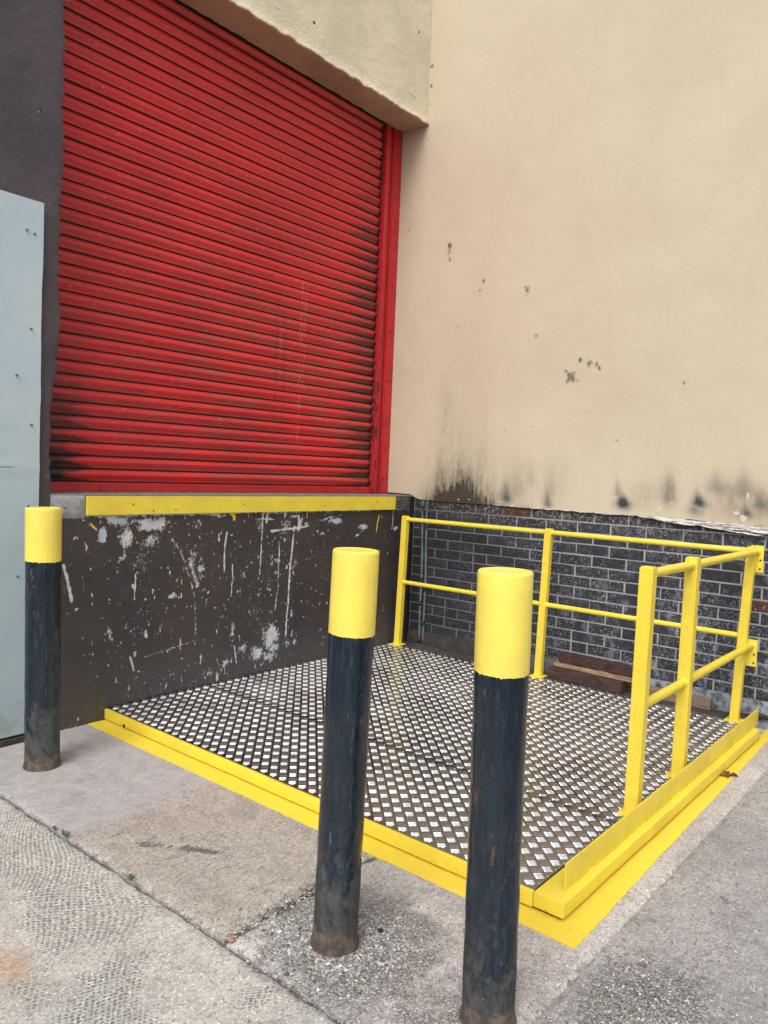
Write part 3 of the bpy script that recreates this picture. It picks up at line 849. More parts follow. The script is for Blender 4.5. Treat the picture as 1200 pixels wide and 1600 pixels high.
# cream coat as a fine sheet carrying its stains
def cream_coat():
    ys = np.linspace(-3.4, .40, 300); zs = np.linspace(0, 1, 420)
    Yg, T = np.meshgrid(ys, zs, indexing='ij')
    # bottom edge follows the photograph
    bot = np.interp(-Yg, [-.4, -.02, .0, .10, .3, 1.0, 2.0, 2.4, 2.6, 2.9, 3.4], [1.345, 1.345, 1.335, 1.304, 1.30, 1.297, 1.293, 1.297, 1.288, 1.27, 1.262])
    bot = bot + (vnoise(Yg, Yg * 0, 14, 4) - .5) * .010
    top = 5.6
    Z = bot + (top - bot) * T ** 1.6
    X = -.016 + (vnoise(Yg, Z, 1.5, 11) - .5) * .008
    n = vnoise(Yg * 6, Z * .8, 3, 21); nf = vnoise(Yg * 9, Z * 3, 6, 22); ns2 = vnoise(Yg * 14, Z * .9 + 3, 3, 23, 5)
    S = np.zeros_like(Yg)
    # big sooty fan
    up_ = lambda z0, h: np.exp(-np.clip(Z - z0, 0, 9) / h)
    for y0, wd, h, a_ in [(-.30, .07, .26, 1.6), (-.40, .06, .19, 1.4), (-.49, .08, .28, 1.6), (-.60, .06, .20, 1.4), (-.69, .07, .24, 1.6), (-.79, .05, .12, 1.2), (-.22, .05, .13, .9),
                          (-.50, .28, .15, 3.0), (-.46, .26, .34, 1.0), (-.45, .22, .6, .35)]:
        S = np.maximum(S, a_ * np.exp(-((Yg - y0) / wd) ** 2) * up_(1.30, h) * np.clip(-.1 + 1.0 * ns2 + .8 * nf, .2, 1.3))
    S = np.maximum(S, .40 * up_(1.30, .035) * (n > .45) * (Yg > -1.2))
    S = np.maximum(S, .20 * np.exp(-((Yg + .33) / .10) ** 2 - ((Z - 2.0) / .35) ** 2) * nf * 2)
    for y0, wd, h, a_, z0 in [(-2.05, .12, .10, .25, 1.40), (-2.62, .16, .16, .4, 1.35), (-2.8, .1, .12, .5, 1.35), (-2.22, .05, .12, .5, 1.42), (-1.05, .1, .2, .22, 1.35), (-1.35, .12, .2, .14, 1.4)]:
        S = np.maximum(S, a_ * np.exp(-((Yg - y0) / wd) ** 2 - ((Z - z0 - h * .5) / h) ** 2) * (.4 + nf))
    P_ = np.zeros_like(Yg)        # bluish exhaust smudges
    def drop(y0, z0, w0, h, a_):
        zz = (Z - z0); w0 = w0 * 1.25; a_ = a_ * 1.1
        hh = np.where(zz > 0, h * 1.15, w0 * .75)
        wloc = w0 * np.clip(1 - np.clip(zz, 0, 9) / (h * 2.4), .35, 1) * (.8 + .4 * nf)
        sk = .012 * zz / h
        return a_ * np.exp(-(((Yg - y0 - sk) / wloc) ** 2 + (zz / hh) ** 2) ** .85)
    for d_ in [(-.95, 1.355, .045, .12, .85), (-1.02, 1.42, .06, .16, .25), (-1.31, 1.335, .030, .10, .75), (-1.33, 1.42, .035, .12, .25), (-1.90, 1.375, .042, .055, 1.35), (-1.86, 1.44, .028, .08, .55),
               (-2.42, 1.41, .038, .06, 1.1), (-2.40, 1.36, .045, .06, .6), (-2.21, 1.44, .045, .11, .38), (-2.53, 1.52, .05, .07, .45), (-2.70, 1.50, .05, .10, .50),
               (-2.72, 1.36, .03, .05, .8), (-2.80, 1.42, .04, .08, .6), (-2.9, 1.42, .05, .09, .6), (-1.16, 1.50, .04, .12, .22)]:
        P_ = np.maximum(P_, drop(*d_))
    K = np.zeros_like(Yg)         # plaster knocks
    for y0, z0, r_, a_ in [(-.292, 3.425, .026, 1.4), (-.285, 3.375, .022, 1.2), (-.29, 3.31, .022, .9), (-.635, 3.09, .022, 1.2), (-.605, 3.02, .016, 1.0), (-1.036, 2.975, .036, .85),
                           (-.21, 2.90, .014, .7), (-.413, 2.745, .018, .8), (-.46, 2.66, .017, .7), (-1.14, 2.615, .022, .8), (-1.08, 2.70, .015, .7), (-1.44, 2.29, .045, 1.25), (-1.40, 2.33, .018, 1.1),
                           (-1.50, 2.262, .024, .8), (-1.51, 2.41, .020, 1.2), (-1.585, 2.385, .026, 1.3), (-1.64, 2.37, .020, 1.3), (-1.665, 2.345, .018, 1.3), (.155, 3.62, .022, .8), (-2.27, 2.21, .014, 1),
                           (-1.82, 1.82, .010, 1), (-.1, 4.2, .014, .9), (-.02, 4.95, .02, 1.3), (-.02, 4.79, .018, 1.3), (-.015, 4.64, .016, 1.2), (-.02, 4.35, .012, 1.0), (-.9, 1.9, .009, 1), (-1.15, 1.93, .01, .9)]:
        K = np.maximum(K, a_ * blob(Yg, Z, y0, z0, r_, r_ * 1.15))
    K = np.maximum(K, .33 * stroke(Yg, Z, [(-2.35, 1.47), (-2.40, 1.75), (-2.52, 2.02), (-2.66, 2.24)], .008))
    K = np.maximum(K, .5 * up_(1.29, .012) * (nf > .5))
    W_ = np.zeros_like(Yg)
    for y0, z0, a1, b1 in [(-2.72, 1.48, .012, .05), (-2.70, 1.33, .03, .03), (-2.66, 1.36, .03, .02), (-1.22, 1.53, .012, .02), (-2.09, 1.455, .02, .006), (-2.24, 1.40, .02, .006), (-.40, 2.42, .01, .02),
                           (-2.43, 1.46, .02, .006), (-2.16, 1.36, .02, .02), (-.9, 1.33, .02, .01), (-.5, 1.325, .02, .01), (-.6, 1.33, .02, .008)]:
        W_ = np.maximum(W_, blob(Yg, Z, y0, z0, a1, b1))
    W_ = np.maximum(W_, .62 * up_(1.285, .010) * (Yg < -.9) * (vnoise(Yg, Yg * 0 + 2, 6, 31) > .35))
    A = np.stack([S, P_, K, W_], -1)
    o = grid_mesh('cream_coat', np.stack([X, Yg, Z], -1), A, M_CREAM, side, True, (.016, 0, 0))
    sp_(o)
cream_coat()
part('cream_coat_far', box(-.014, .0, -7.0, -3.402, 1.27, 7.0, 0), M_CREAM, side)
part('cream_coat_upper', box(-.014, .0, -3.4, .40, 5.602, 7.0, 0), M_CREAM, side)
# plinth fillet
def plinth():
    ys = np.linspace(-4.2, -.02, 260); ts = np.linspace(0, 1, 14)
    Yg, T = np.meshgrid(ys, ts, indexing='ij')
    Z = -.02 + .195 * T + (vnoise(Yg, T, 6, 41) - .5) * .012 * T
    X = -.028 + .020 * T ** 2 - (vnoise(Yg, Z * 3, 10, 42) - .5) * .010
    o = grid_mesh('plinth', np.stack([X, Yg, Z], -1), np.zeros(Yg.shape + (4,)), M_PLINTH, side, True, (.03, 0, 0)); sp_(o)
plinth()
part('corner_gap_shade', box(-.03, .0, -.027, .0, -.01, 1.32, .002), M_DARKVOID, side)  # solid strip coloured near-black for the shade in the gap
# bricks
def brick_mesh(L, seed):
    r = random.Random(seed)
    H = .0705; dx0, dx1 = .010, -.0045
    j = lambda s=.0014: (r.random() - .5) * 2 * s
    b = bmesh.new()
    o_ = [(-L / 2, -H / 2), (L / 2, -H / 2), (L / 2, H / 2), (-L / 2, H / 2)]
    back = [b.verts.new((dx0, y, z)) for y, z in o_]
    mid = [b.verts.new((-.0015, y + j(), z + j())) for y, z in o_]
    ins = .0035
    front = []
    for y, z in o_:
        front.append(b.verts.new((dx1 + j(.0012), y - math.copysign(ins + abs(j(.003)), y), z - math.copysign(ins + abs(j(.0015)), z))))
    for A_, B_ in ((back, mid), (mid, front)):
        for k in range(4):
            b.faces.new((A_[k], A_[(k + 1) % 4], B_[(k + 1) % 4], B_[k]))
    b.faces.new(front)
    bmesh.ops.recalc_face_normals(b, faces=b.faces)
    for f in b.faces:
        if f.calc_center_median().x < -.004 and f.normal.x > 0:
            f.normal_flip()
    me = bpy.data.meshes.new('brick'); b.to_mesh(me); b.free()
    return me
full = [brick_mesh(.2465, s) for s in range(6)]
half = [brick_mesh(.1175, s + 50) for s in range(4)]
for mm in full + half:
    mm.materials.append(M_BRICK)
redm = [full[0].copy(), half[0].copy()]
for mm in redm:
    mm.materials.clear(); mm.materials.append(M_BRICKRED)
def put_brick(me, y, z):
    o = bpy.data.objects.new('brick', me)
    COL.objects.link(o); o.parent = side
    o.matrix_parent_inverse = side.matrix_world.inverted()
    o.location = ((random.random() - .5) * .003, y + random.uniform(-.0025, .0025), z + random.uniform(-.0016, .0016))
    o.rotation_euler = ((random.random() - .5) * .006, 0, (random.random() - .5) * .008)
    return o
PIT = .0813
nb = 0
cuts = {}
for k in range(14):
    zc = 1.222 + PIT / 2 - k * PIT
    ph = 0 if k % 2 == 0 else .1285
    y = -1.684 + ph + .1285 + .257 * 8
    while y > -3.75:
        yc = y
        y -= .257
        if yc + .1235 > -.03:
            cut = -.034 - (yc - .1235)      # what is left of this brick at the corner
            if cut > .03:
                key = round(cut, 4)
                if key not in cuts:
                    cuts[key] = brick_mesh(cut, 77)
                    cuts[key].materials.append(M_BRICK)
                put_brick(cuts[key], yc - .1235 + cut / 2, zc); nb += 1
            continue
        if random.random() < .02:
            put_brick(random.choice(half), yc + .0645, zc); put_brick(random.choice(half), yc - .0645, zc); nb += 2
            continue
        me = random.choice(full)
        if k == 0 and abs(yc + 1.04) < .13:
            me = redm[0]
        if k == 6 and abs(yc + 2.90) < .13:
            me = redm[0]
        put_brick(me, yc, zc); nb += 1
# ragged peeling edge on the right end of the coat
def peel(y0, y1, z0, z1, hgt, xoff, seed, droop=0.0):
    ys = np.linspace(y0, y1, 90); ts = np.linspace(0, 1, 5)
    Yg, T = np.meshgrid(ys, ts, indexing='ij')
    f = (Yg - y0) / (y1 - y0)
    zc_ = z0 + (z1 - z0) * f
    hh = hgt * (.25 + 1.2 * vnoise(Yg, Yg * 0, 9, seed)) * np.clip(np.minimum(f * 7, (1 - f) * 9), .08, 1)
    Z = zc_ - hh * T + (vnoise(Yg, T * 0, 22, seed + 2) - .5) * .010
    X = -.020 - xoff * T - (vnoise(Yg, T, 12, seed + 1) - .5) * .016
    o = grid_mesh('peeling_strip', np.stack([X, Yg, Z], -1), np.zeros(Yg.shape + (4,)), M_PEEL, side, False, (.006, 0, 0)); sp_(o)
    return o
peel(-1.98, -3.3, 1.300, 1.275, .030, .006, 61)
peel(-2.10, -3.3, 1.288, 1.255, .026, .014, 65)
peel(-2.42, -2.84, 1.272, 1.232, .013, .022, 69)
peel(-.9, -1.95, 1.303, 1.298, .008, .003, 71)

# ================================================================== FRONT WALL (with the shutter opening)
front = thing('loading_wall', 'dark brown chipped wall below and left of the red shutter with a cream lintel over it', 'wall', (-1.7, 0, 0))
def lower_wall():
    xs = np.linspace(-3.30, .0, 620); zs = np.linspace(-.02, 1.215, 240)
    X, Z = np.meshgrid(xs, zs, indexing='ij')
    Y = (vnoise(X, Z, 3, 81) - .5) * .010
    r = np.random.default_rng(5)
    n = vnoise(X, Z, 14, 82); ns = vnoise(X * 3, Z * .8, 9, 83)
    XT, ZT = X, Z
    wx = (vnoise(X, Z, 9, 86, 5) - .5) * .15; wz = (vnoise(X, Z, 7, 87, 5) - .5) * .13
    X, Z = X + wx * .8, Z + wz * .8
    C = np.zeros_like(X); B = np.zeros_like(X); D = np.zeros_like(X); E = np.zeros_like(X)
    # the ragged top under the yellow nosing
    topf = np.exp(-np.clip(1.215 - ZT, 0, 9) / .018)
    C = np.maximum(C, 1.25 * topf * (.55 + .5 * (vnoise(X, X * 0, 5, 84))) * np.interp(X, [-3.2, -3.05, -2.9, -1.0, -.3, 0], [.9, .9, 1.1, .9, .7, .4]))
    # large flaked areas
    for x0, z0, sx, sz, a_ in [(-2.83, 1.17, .10, .07, 1.0), (-2.62, 1.17, .16, .05, 1.05), (-2.78, 1.06, .07, .09, .95), (-2.60, 1.03, .12, .09, .72), (-2.66, .92, .10, .10, .60), (-2.80, .95, .03, .10, .72),
                               (-2.28, 1.15, .08, .05, .55), (-2.28, .93, .07, .07, .72), (-2.20, .87, .05, .08, .72), (-1.72, 1.12, .05, .05, .8), (-1.50, 1.10, .06, .07, .7),
                               (-1.35, 1.09, .04, .07, .85), (-1.60, .32, .09, .09, 1.1), (-1.74, .24, .10, .06, 1.0), (-1.88, .27, .08, .04, .8), (-1.56, .22, .07, .09, .9), (-1.45, .22, .05, .04, .7), (-1.35, .24, .04, .03, .85), (-2.02, .20, .05, .03, .8),
                               (-1.95, .42, .03, .1, .75), (-2.15, .16, .06, .05, .6), (-2.6, .16, .04, .04, .45), (-2.86, .52, .02, .07, .7), (-2.10, 1.19, .14, .02, .9),
                               (-1.15, .65, .05, .04, .5), (-2.43, .72, .04, .03, .9), (-1.9, .8, .05, .12, .5), (-1.4, .75, .04, .3, .55), (-1.62, .8, .07, .3, .5), (-1.75, .5, .12, .2, .48)]:
        C = np.maximum(C, .84 * a_ * blob(X, Z, x0, z0, sx, sz * 1.15))
    # scrapes and runs
    X, Z = XT + wx * .12, ZT + wz * .12
    for pts, wd, a_ in [([(-3.155, .93), (-3.13, .86), (-3.11, .78), (-3.10, .73)], .012, 1.0), ([(-2.45, 1.05), (-2.38, .96), (-2.30, .80), (-2.26, .66), (-2.25, .50), (-2.25, .36)], .013, .55),
                        ([(-2.30, .90), (-2.24, .75)], .025, .7),
                        ([(-2.02, 1.08), (-2.03, .95), (-2.03, .82)], .008, 1.0), ([(-1.96, .86), (-1.965, .66)], .007, .9), ([(-1.70, 1.2), (-1.705, 1.0), (-1.72, .78)], .008, .85),
                        ([(-1.40, 1.1), (-1.42, .9), (-1.43, .7), (-1.44, .45), (-1.45, .28)], .010, .95), ([(-1.54, 1.0), (-1.54, .75), (-1.555, .5)], .009, .75),
                        ([(-1.62, 1.08), (-1.40, 1.085), (-1.25, 1.10)], .010, .95), ([(-1.36, 1.18), (-1.355, 1.09)], .012, 1.0), ([(-1.66, 1.20), (-1.665, 1.14)], .013, 1.0),
                        ([(-1.77, 1.165), (-1.6, 1.16)], .006, .8), ([(-2.62, .335), (-2.35, .37)], .004, .75), ([(-2.5, .34), (-2.24, .385)], .004, .7), ([(-2.7, .85), (-2.7, .70)], .007, .8),
                        ([(-2.72, .35), (-2.69, .26)], .010, .85), ([(-.25, 1.2), (-.26, 1.05)], .007, .9), ([(-1.03, 1.20), (-.99, 1.12)], .005, .6),
                        ([(-3.0, .30), (-3.0, .2)], .004, .5), ([(-1.93, .30), (-1.9, .18)], .008, .8), ([(-2.0, .25), (-2.0, .12)], .006, .6)]:
        C = np.maximum(C, a_ * stroke(X, Z, pts, wd))
    # paint drops and flecks
    X, Z = XT + (vnoise(XT, ZT, 30, 88, 3) - .5) * .03, ZT + (vnoise(XT, ZT, 30, 89, 3) - .5) * .03
    for _ in range(900):
        x0 = r.choice([r.uniform(-3.1, -.3), r.normal(-1.5, .35), r.normal(-2.4, .3)]); z0 = r.uniform(.1, 1.2)
        s0 = r.choice([.003, .005, .007, .011], p=[.48, .32, .15, .05])
        el = r.choice([1, 1, 1.6, 3.5])
        i0, i1 = np.searchsorted(xs, [x0 - .06, x0 + .06]); j0, j1 = np.searchsorted(zs, [z0 - .12, z0 + .12])
        C[i0:i1, j0:j1] = np.maximum(C[i0:i1, j0:j1], r.uniform(.7, 1.1) * blob(X[i0:i1, j0:j1], Z[i0:i1, j0:j1], x0, z0, s0, s0 * el))
    C *= .50 + .95 * vnoise(XT, ZT, 34, 85, 4)
    X, Z = XT + wx * .5, ZT + wz * .5
    for x0, z0, sx, sz, a_ in [(-2.93, 1.09, .035, .05, 1.2), (-2.80, 1.17, .06, .03, 1), (-1.42, 1.17, .08, .02, .9), (-.97, 1.13, .10, .025, 1.1), (-.62, 1.08, .07, .035, 1.1), (-.70, 1.00, .03, .02, 1.0), (-1.10, 1.04, .05, .02, .95), (-1.05, 1.16, .14, .018, .8),
                               (-1.62, .18, .05, .03, 1), (-.21, 1.05, .035, .022, 1.1), (-1.27, 1.11, .03, .02, 1.0)]:
        b_ = a_ * blob(X, Z, x0, z0, sx, sz)
        B = np.maximum(B, np.clip(b_ * 1.3, 0, 1)); C = np.maximum(C, b_ * (.6 + .5 * n))
    B = np.maximum(B, .45 * blob(X, Z, -1.6, .25, .3, .12))
    D = .52 * np.exp(-np.clip(Z, 0, 9) / .05) * (.5 + n)
    D = np.maximum(D, .45 * blob(X, Z, -.03, .7, .06, .9) * (.4 + n) * 1.2)
    for pts, wd in [([(-.44, 1.15), (-.47, 1.08), (-.45, 1.02)], .006), ([(-1.27, 1.20), (-1.275, 1.15)], .007), ([(-2.36, .80), (-2.355, .77)], .004), ([(-1.99, 1.21), (-1.97, 1.18)], .02), ([(-3.04, .06), (-3.04, .045)], .007), ([(-3.0, 1.15), (-2.98, 1.12)], .006), ([(-2.74, 1.1), (-2.74, 1.06)], .005)]:
        E = np.maximum(E, 1.05 * stroke(X, Z, pts, wd))
    X, Z = XT, ZT
    Y += .0025 * np.clip(C - .45, 0, .3)
    A = np.stack([np.clip(C, 0, 1.2), B, D, E], -1)
    o = grid_mesh('lower_wall', np.stack([X, Y, Z], -1)[:, ::-1], A[:, ::-1], M_BROWN, front, True, (0, .04, 0)); sp_(o)
lower_wall()
part('wall_core', box(-3.30, -.02, .03, .34, -.02, 1.32, 0), M_DARKVOID, front)
# ledge top, its patched left end, blackened right end
b = box(-3.24, -.02, .0, .34, 1.3205, 1.334, .006, 3)
part('ledge', b, M_LEDGE, front)
def lump(name, x0, x1, z0, z1, mat, seed, yoff=-.004, bow=.01):
    xs = np.linspace(x0, x1, 60); zs = np.linspace(z0, z1, 40)
    X, Z = np.meshgrid(xs, zs, indexing='ij')
    fx = (X - x0) / (x1 - x0); fz = (Z - z0) / (z1 - z0)
    e = np.minimum(np.minimum(fx, 1 - fx) * 6, np.minimum(fz, 1 - fz) * 4).clip(0, 1) ** .5
    Y = yoff - bow * e - (vnoise(X, Z, 14, seed) - .5) * .012
    Z2 = Z + (vnoise(X, X * 0 + 1, 16, seed + 3) - .5) * .02 * (1 - fz)
    o = grid_mesh(name, np.stack([X, Y, Z2], -1)[:, ::-1], np.zeros(X.shape + (4,)), mat, front, True, (0, .03, 0)); sp_(o)
lump('ledge_patch', -3.235, -3.033, 1.195, 1.326, M_PATCH, 91, 0, .012)
lump('ledge_end', -.243, -.012, 1.195, 1.326, M_LEDGEEND, 95, .008, .010)
# yellow nosing
bz = box(-3.03, -.25, -.020, .004, 1.214, 1.322, .002)
part('ledge_nosing', bz, M_YEL, front)
for x0, z0 in ((-2.74, 1.275), (-2.60, 1.235), (-2.44, 1.24), (-1.9, 1.27), (-1.1, 1.25), (-.5, 1.28)):
    part('screw', tube((x0, -.0215, z0), (x0, -.019, z0), .005, 10), M_BOLT, front)
# left jamb with its ragged arris
def jamb():
    xs = np.linspace(-8.0, -3.205, 30) ; xs = np.concatenate([np.linspace(-8, -3.7, 6)[:-1], np.linspace(-3.7, -3.205, 60)])
    zs = np.linspace(-.02, 7.0, 700)
    X, Z = np.meshgrid(xs, zs, indexing='ij')
    rag = (vnoise(Z, Z * 0, 3.2, 101, 6) - .5) * .045 + (vnoise(Z, Z * 0, 26, 104, 3) - .5) * .022
    lowr = -.03 * np.exp(-((Z - 1.6) / .35) ** 2)
    near = np.clip((X + 3.3) / .095, 0, 1)
    X2 = X + (rag + lowr) * near ** 2
    # below the ledge the jamb joins the lower wall
    Y = (vnoise(X, Z, 2.0, 102) - .5) * .008 + .010 * near ** 5
    o = grid_mesh('jamb', np.stack([X2, Y + .001, Z], -1)[:, ::-1], np.zeros(X.shape + (4,)), M_PILLAR, front, True, (0, .05, 0)); sp_(o)
jamb()
part('jamb_core', box(-8.0, -3.26, .051, .40, -.02, 7.0, 0), M_PILLAR, front)
# lintel: face, ragged lower edge, brown soffit
def lintel():
    xs = np.linspace(-8.0, .0, 1100)
    prof = []
    # profile from the back of the soffit to the top of the face (y, z)
    for y, z in [(.285, 4.468), (.2, 4.465), (.1, 4.462), (.03, 4.460), (.004, 4.459), (-.006, 4.464), (-.006, 4.475), (-.003, 4.49), (-.002, 4.52)]:
        prof.append((y, z))
    for z in np.linspace(4.55, 7.0, 60):
        prof.append((0, z))
    prof = np.array(prof)
    X = np.repeat(xs[:, None], len(prof), 1)
    Y = np.repeat(prof[None, :, 0], len(xs), 0).copy(); Z = np.repeat(prof[None, :, 1], len(xs), 0).copy()
    rag = (vnoise(X, X * 0, 13, 111, 4) - .5)
    face = (Z > 4.458) & (Y < .01)
    lowm = np.exp(-((Z - 4.468) / .03) ** 2) * face
    Z += rag * .030 * lowm
    Y -= lowm * (.006 + .012 * vnoise(X, X * 0 + 3, 20, 112, 3))
    Y += (vnoise(X, Z, 2.5, 113, 5) - .5) * .022 * (Z > 4.5)
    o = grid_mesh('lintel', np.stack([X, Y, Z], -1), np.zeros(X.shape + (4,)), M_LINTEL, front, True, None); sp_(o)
    # gap behind the soffit, its darkness painted as a ragged black strip
    xs = np.linspace(-3.6, -.02, 420)
    X = np.repeat(xs[:, None], 4, 1)
    T = np.repeat(np.linspace(0, 1, 4)[None], len(xs), 0)
    Y = .262 + .03 * T + (vnoise(X, T * 0, 14, 115, 3) - .5) * .022 * (1 - T)
    Z = 4.4645 - .004 * T
    o = grid_mesh('soffit_gap_shade', np.stack([X, Y, Z], -1)[:, ::-1], np.zeros(X.shape + (4,)), M_DARKVOID, front, False, (0, 0, .004)); sp_(o)
lintel()
part('lintel_core', box(-8.0, -.0, .40, .60, 4.40, 7.0, 0), M_DARKVOID, front)

# ================================================================== ROLLER SHUTTER
sh = thing('roller_shutter', 'closed red steel roller shutter with sooty slats filling the doorway', 'shutter', (-1.6, .3, 1.335))
SP = .0793
prof = [(.007, .0), (.007, .0040), (-.002, .0052), (-.0040, .0075), (-.0040, .012)]
for k in range(1, 16):
    t = k / 15
    prof.append((-.0040 - .0150 * math.sin(math.pi * t ** 1.35) ** 1.15 + .0035 * t, .012 + .0625 * t))
prof += [(.003, .0762), (.007, .0785)]
bm = bmesh.new()
L0, L1 = -1.66, 1.365
nxs = 12
rows = []
for i in range(nxs + 1):
    x = L0 + (L1 - L0) * i / nxs
    rows.append([bm.verts.new((x, y, z)) for y, z in prof])
for a_, c_ in zip(rows, rows[1:]):
    for k in range(len(prof) - 1):
        bm.faces.new((a_[k], c_[k], c_[k + 1], a_[k + 1]))
me = bpy.data.meshes.new('slat'); bmesh.ops.recalc_face_normals(bm, faces=bm.faces); bm.to_mesh(me); bm.free()
for f in me.polygons:
    f.use_smooth = True
me.set_sharp_from_angle(angle=R(50))
me.materials.append(M_SLAT)
for k in range(39):
    o = bpy.data.objects.new('slat', me); COL.objects.link(o); o.parent = sh
    o.location = (random.uniform(-.004, .004), random.uniform(-.002, .002), .058 + k * SP)
    o.rotation_euler = (random.uniform(-.03, .03), random.uniform(-.0006, .0006), random.uniform(-.0007, .0007))
part('backing_curtain', box(-3.4, -.20, .312, .330, 1.336, 4.55, 0), M_DARKVOID, sh)
part('bottom_rail', box(-3.26, -.236, .278, .306, 1.337, 1.391, .004), M_RED, sh)
# right guide: angle leg by the slats, recessed web, outer angle
part('guide_rail', box(-.238, -.196, .250, .305, 1.336, 4.56, .003), M_RED, sh)
part('guide_web', box(-.196, -.112, .285, .310, 1.336, 4.56, .002), M_RED, sh)
part('guide_angle', box(-.112, -.017, .262, .310, 1.336, 4.56, .004), M_RED, sh)
part('guide_lip', box(-.128, -.112, .268, .310, 1.336, 4.56, .002), M_RED, sh)
for z0 in (1.46, 1.72, 1.95, 2.32, 2.75, 3.15, 3.7, 4.25):
    for x0 in (-.075,) if z0 not in (1.46, 2.32) else (-.095, -.045):
        part('bolt', tube((x0, .2605, z0), (x0, .258, z0), .008, 8), M_BOLT, sh)
# ================================================================== SHEET STEEL on the left
sheet = thing('steel_sheet', 'pale blue-grey sheet steel panel fixed to the brown wall at far left', 'panel', (-3.9, -.03, .04))
def sheetmesh():
    xs = np.linspace(-4.9, -3.312, 60); zs = np.linspace(.045, 2.862, 90)
    X, Z = np.meshgrid(xs, zs, indexing='ij')
    Y = -.024 + (vnoise(X, Z, 1.3, 121, 3) - .5) * .012 - .004 * np.exp(-((Z - 1.47) / .006) ** 2)
    X = X + (vnoise(Z, Z * 0, 5, 122) - .5) * .010 * (X > -3.33)
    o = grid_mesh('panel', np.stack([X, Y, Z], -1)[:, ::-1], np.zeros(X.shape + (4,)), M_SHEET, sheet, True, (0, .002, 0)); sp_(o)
sheetmesh()
for x0, z0 in ((-3.36, 2.69), (-3.40, 2.70), (-3.37, 2.20), (-3.36, 1.70), (-3.37, 1.27), (-3.365, .75), (-3.37, .3), (-3.44, 1.95), (-3.42, .9)):
    part('screw', tube((x0, -.0335, z0), (x0, -.022, z0), .0055, 10), M_SCREW, sheet)
part('bottom_kerb', box(-4.9, -3.25, -.034, .0, -.01, .032, .004), M_PLINTH, sheet)

# ================================================================== PLATFORM
pf = thing('loading_platform', 'low checker plate platform edged with yellow steel angle in the corner', 'platform', (-1.5, -1.4, 0))
seams = [-2.872, -2.14, -1.0, -.245]
DZ = .075
YN = -2.828
PER = .0652
def deck_mesh(x0, x1, seed):
    ny, nx = 110, int((x1 - x0) / .03)
    X, Y = np.meshgrid(np.linspace(x0 + .0008, x1 - .0008, nx), np.linspace(YN, -.004, ny), indexing='ij')
    X = X + (vnoise(Y, Y * 0, 5, seed) - .5) * .006 * (X < -2.86)
    Z = DZ + (vnoise(X, Y, 1.6, seed, 2) - .5) * .004
    edge = np.clip(1 - (X - x0) / .02, 0, 1) + np.clip(1 - (x1 - X) / .02, 0, 1)
    Z = Z - .0015 * edge
    return np.stack([X, Y, Z], -1)
def zdeck(x, y, seed):
    return DZ + (vnoise(np.array([x]), np.array([y]), 1.6, seed, 2)[0] - .5) * .004
def bars_mesh(x0, x1, seed):
    """lens shaped raised bars, five to a group, groups alternating by 90 degrees"""
    rg = np.random.default_rng(seed)
    cs = []
    i0, i1 = int(math.floor(x0 / PER)) - 1, int(math.ceil(x1 / PER)) + 1
    j0, j1 = int(math.floor(YN / PER)) - 1, 2
    for i in range(i0, i1 + 1):
        for j in range(j0, j1):
            cs.append((i * PER + .0205, j * PER + .0072, 0)); cs.append(((i + .5) * PER + .0205, (j + .5) * PER + .0072, 1))
    L, Wd, H = .0375, .0067, .0024
    tl = np.array([(-L / 2, 0, 0), (-L * .32, Wd / 2, 0), (L * .32, Wd / 2, 0), (L / 2, 0, 0), (L * .32, -Wd / 2, 0), (-L * .32, -Wd / 2, 0),
                   (-L * .36, Wd * .05, H), (L * .36, Wd * .05, H), (L * .36, -Wd * .05, H), (-L * .36, -Wd * .05, H)])
    fl = [(0, 6, 9), (0, 1, 6), (0, 9, 5), (1, 2, 7, 6), (2, 3, 7), (3, 8, 7), (3, 4, 8), (4, 5, 9, 8), (6, 7, 8, 9)]
    V = []; F = []
    s2 = math.sqrt(.5)
    for cx_, cy_, kind in cs:
        d = (s2, -s2) if kind == 0 else (s2, s2)
        n_ = (-d[1], d[0])
        for k in range(-2, 3):
            bx, by = cx_ + n_[0] * k * .0079, cy_ + n_[1] * k * .0079
            if not (x0 + .014 < bx < x1 - .013 and YN + .014 < by < -.016):
                if not (x0 + .006 < bx < x1 - .006 and YN + .006 < by < -.008):
                    continue
                sc_ = .35
            else:
                sc_ = 1.0
            sc_ *= rg.uniform(.93, 1.02)
            hz = rg.uniform(.8, 1.1)
            p = tl.copy(); p[:, 0] *= sc_
            q = np.stack([bx + p[:, 0] * d[0] + p[:, 1] * n_[0], by + p[:, 0] * d[1] + p[:, 1] * n_[1], p[:, 2] * hz], -1)
            o_ = len(V) * 10
            V.append(q); F.extend([tuple(a + o_ for a in f) for f in fl])
    V = np.concatenate(V)
    V[:, 2] += DZ - .0001 + (vnoise(V[:, 0], V[:, 1], 1.6, seed, 2) - .5) * .004
    me = bpy.data.meshes.new('raised_tread')
    me.from_pydata(V.tolist(), [], F)
    o = link('raised_tread', me, M_BARS)
    return o
for k, (x0, x1) in enumerate(zip(seams, seams[1:])):
    dp = grid_mesh('deck_plate', deck_mesh(x0, x1, 131 + k), np.zeros((int((x1 - x0) / .03), 110, 4)), M_DECK, pf, True, (0, 0, -.005)); sp_(dp)
    t_ = bars_mesh(x0, x1, 131 + k)
    t_.parent = dp; t_.matrix_parent_inverse = dp.matrix_world.inverted()
    bpy.context.view_layer.update()
    t_.matrix_parent_inverse = dp.matrix_world.inverted()
    t_['kind'] = 'stuff'
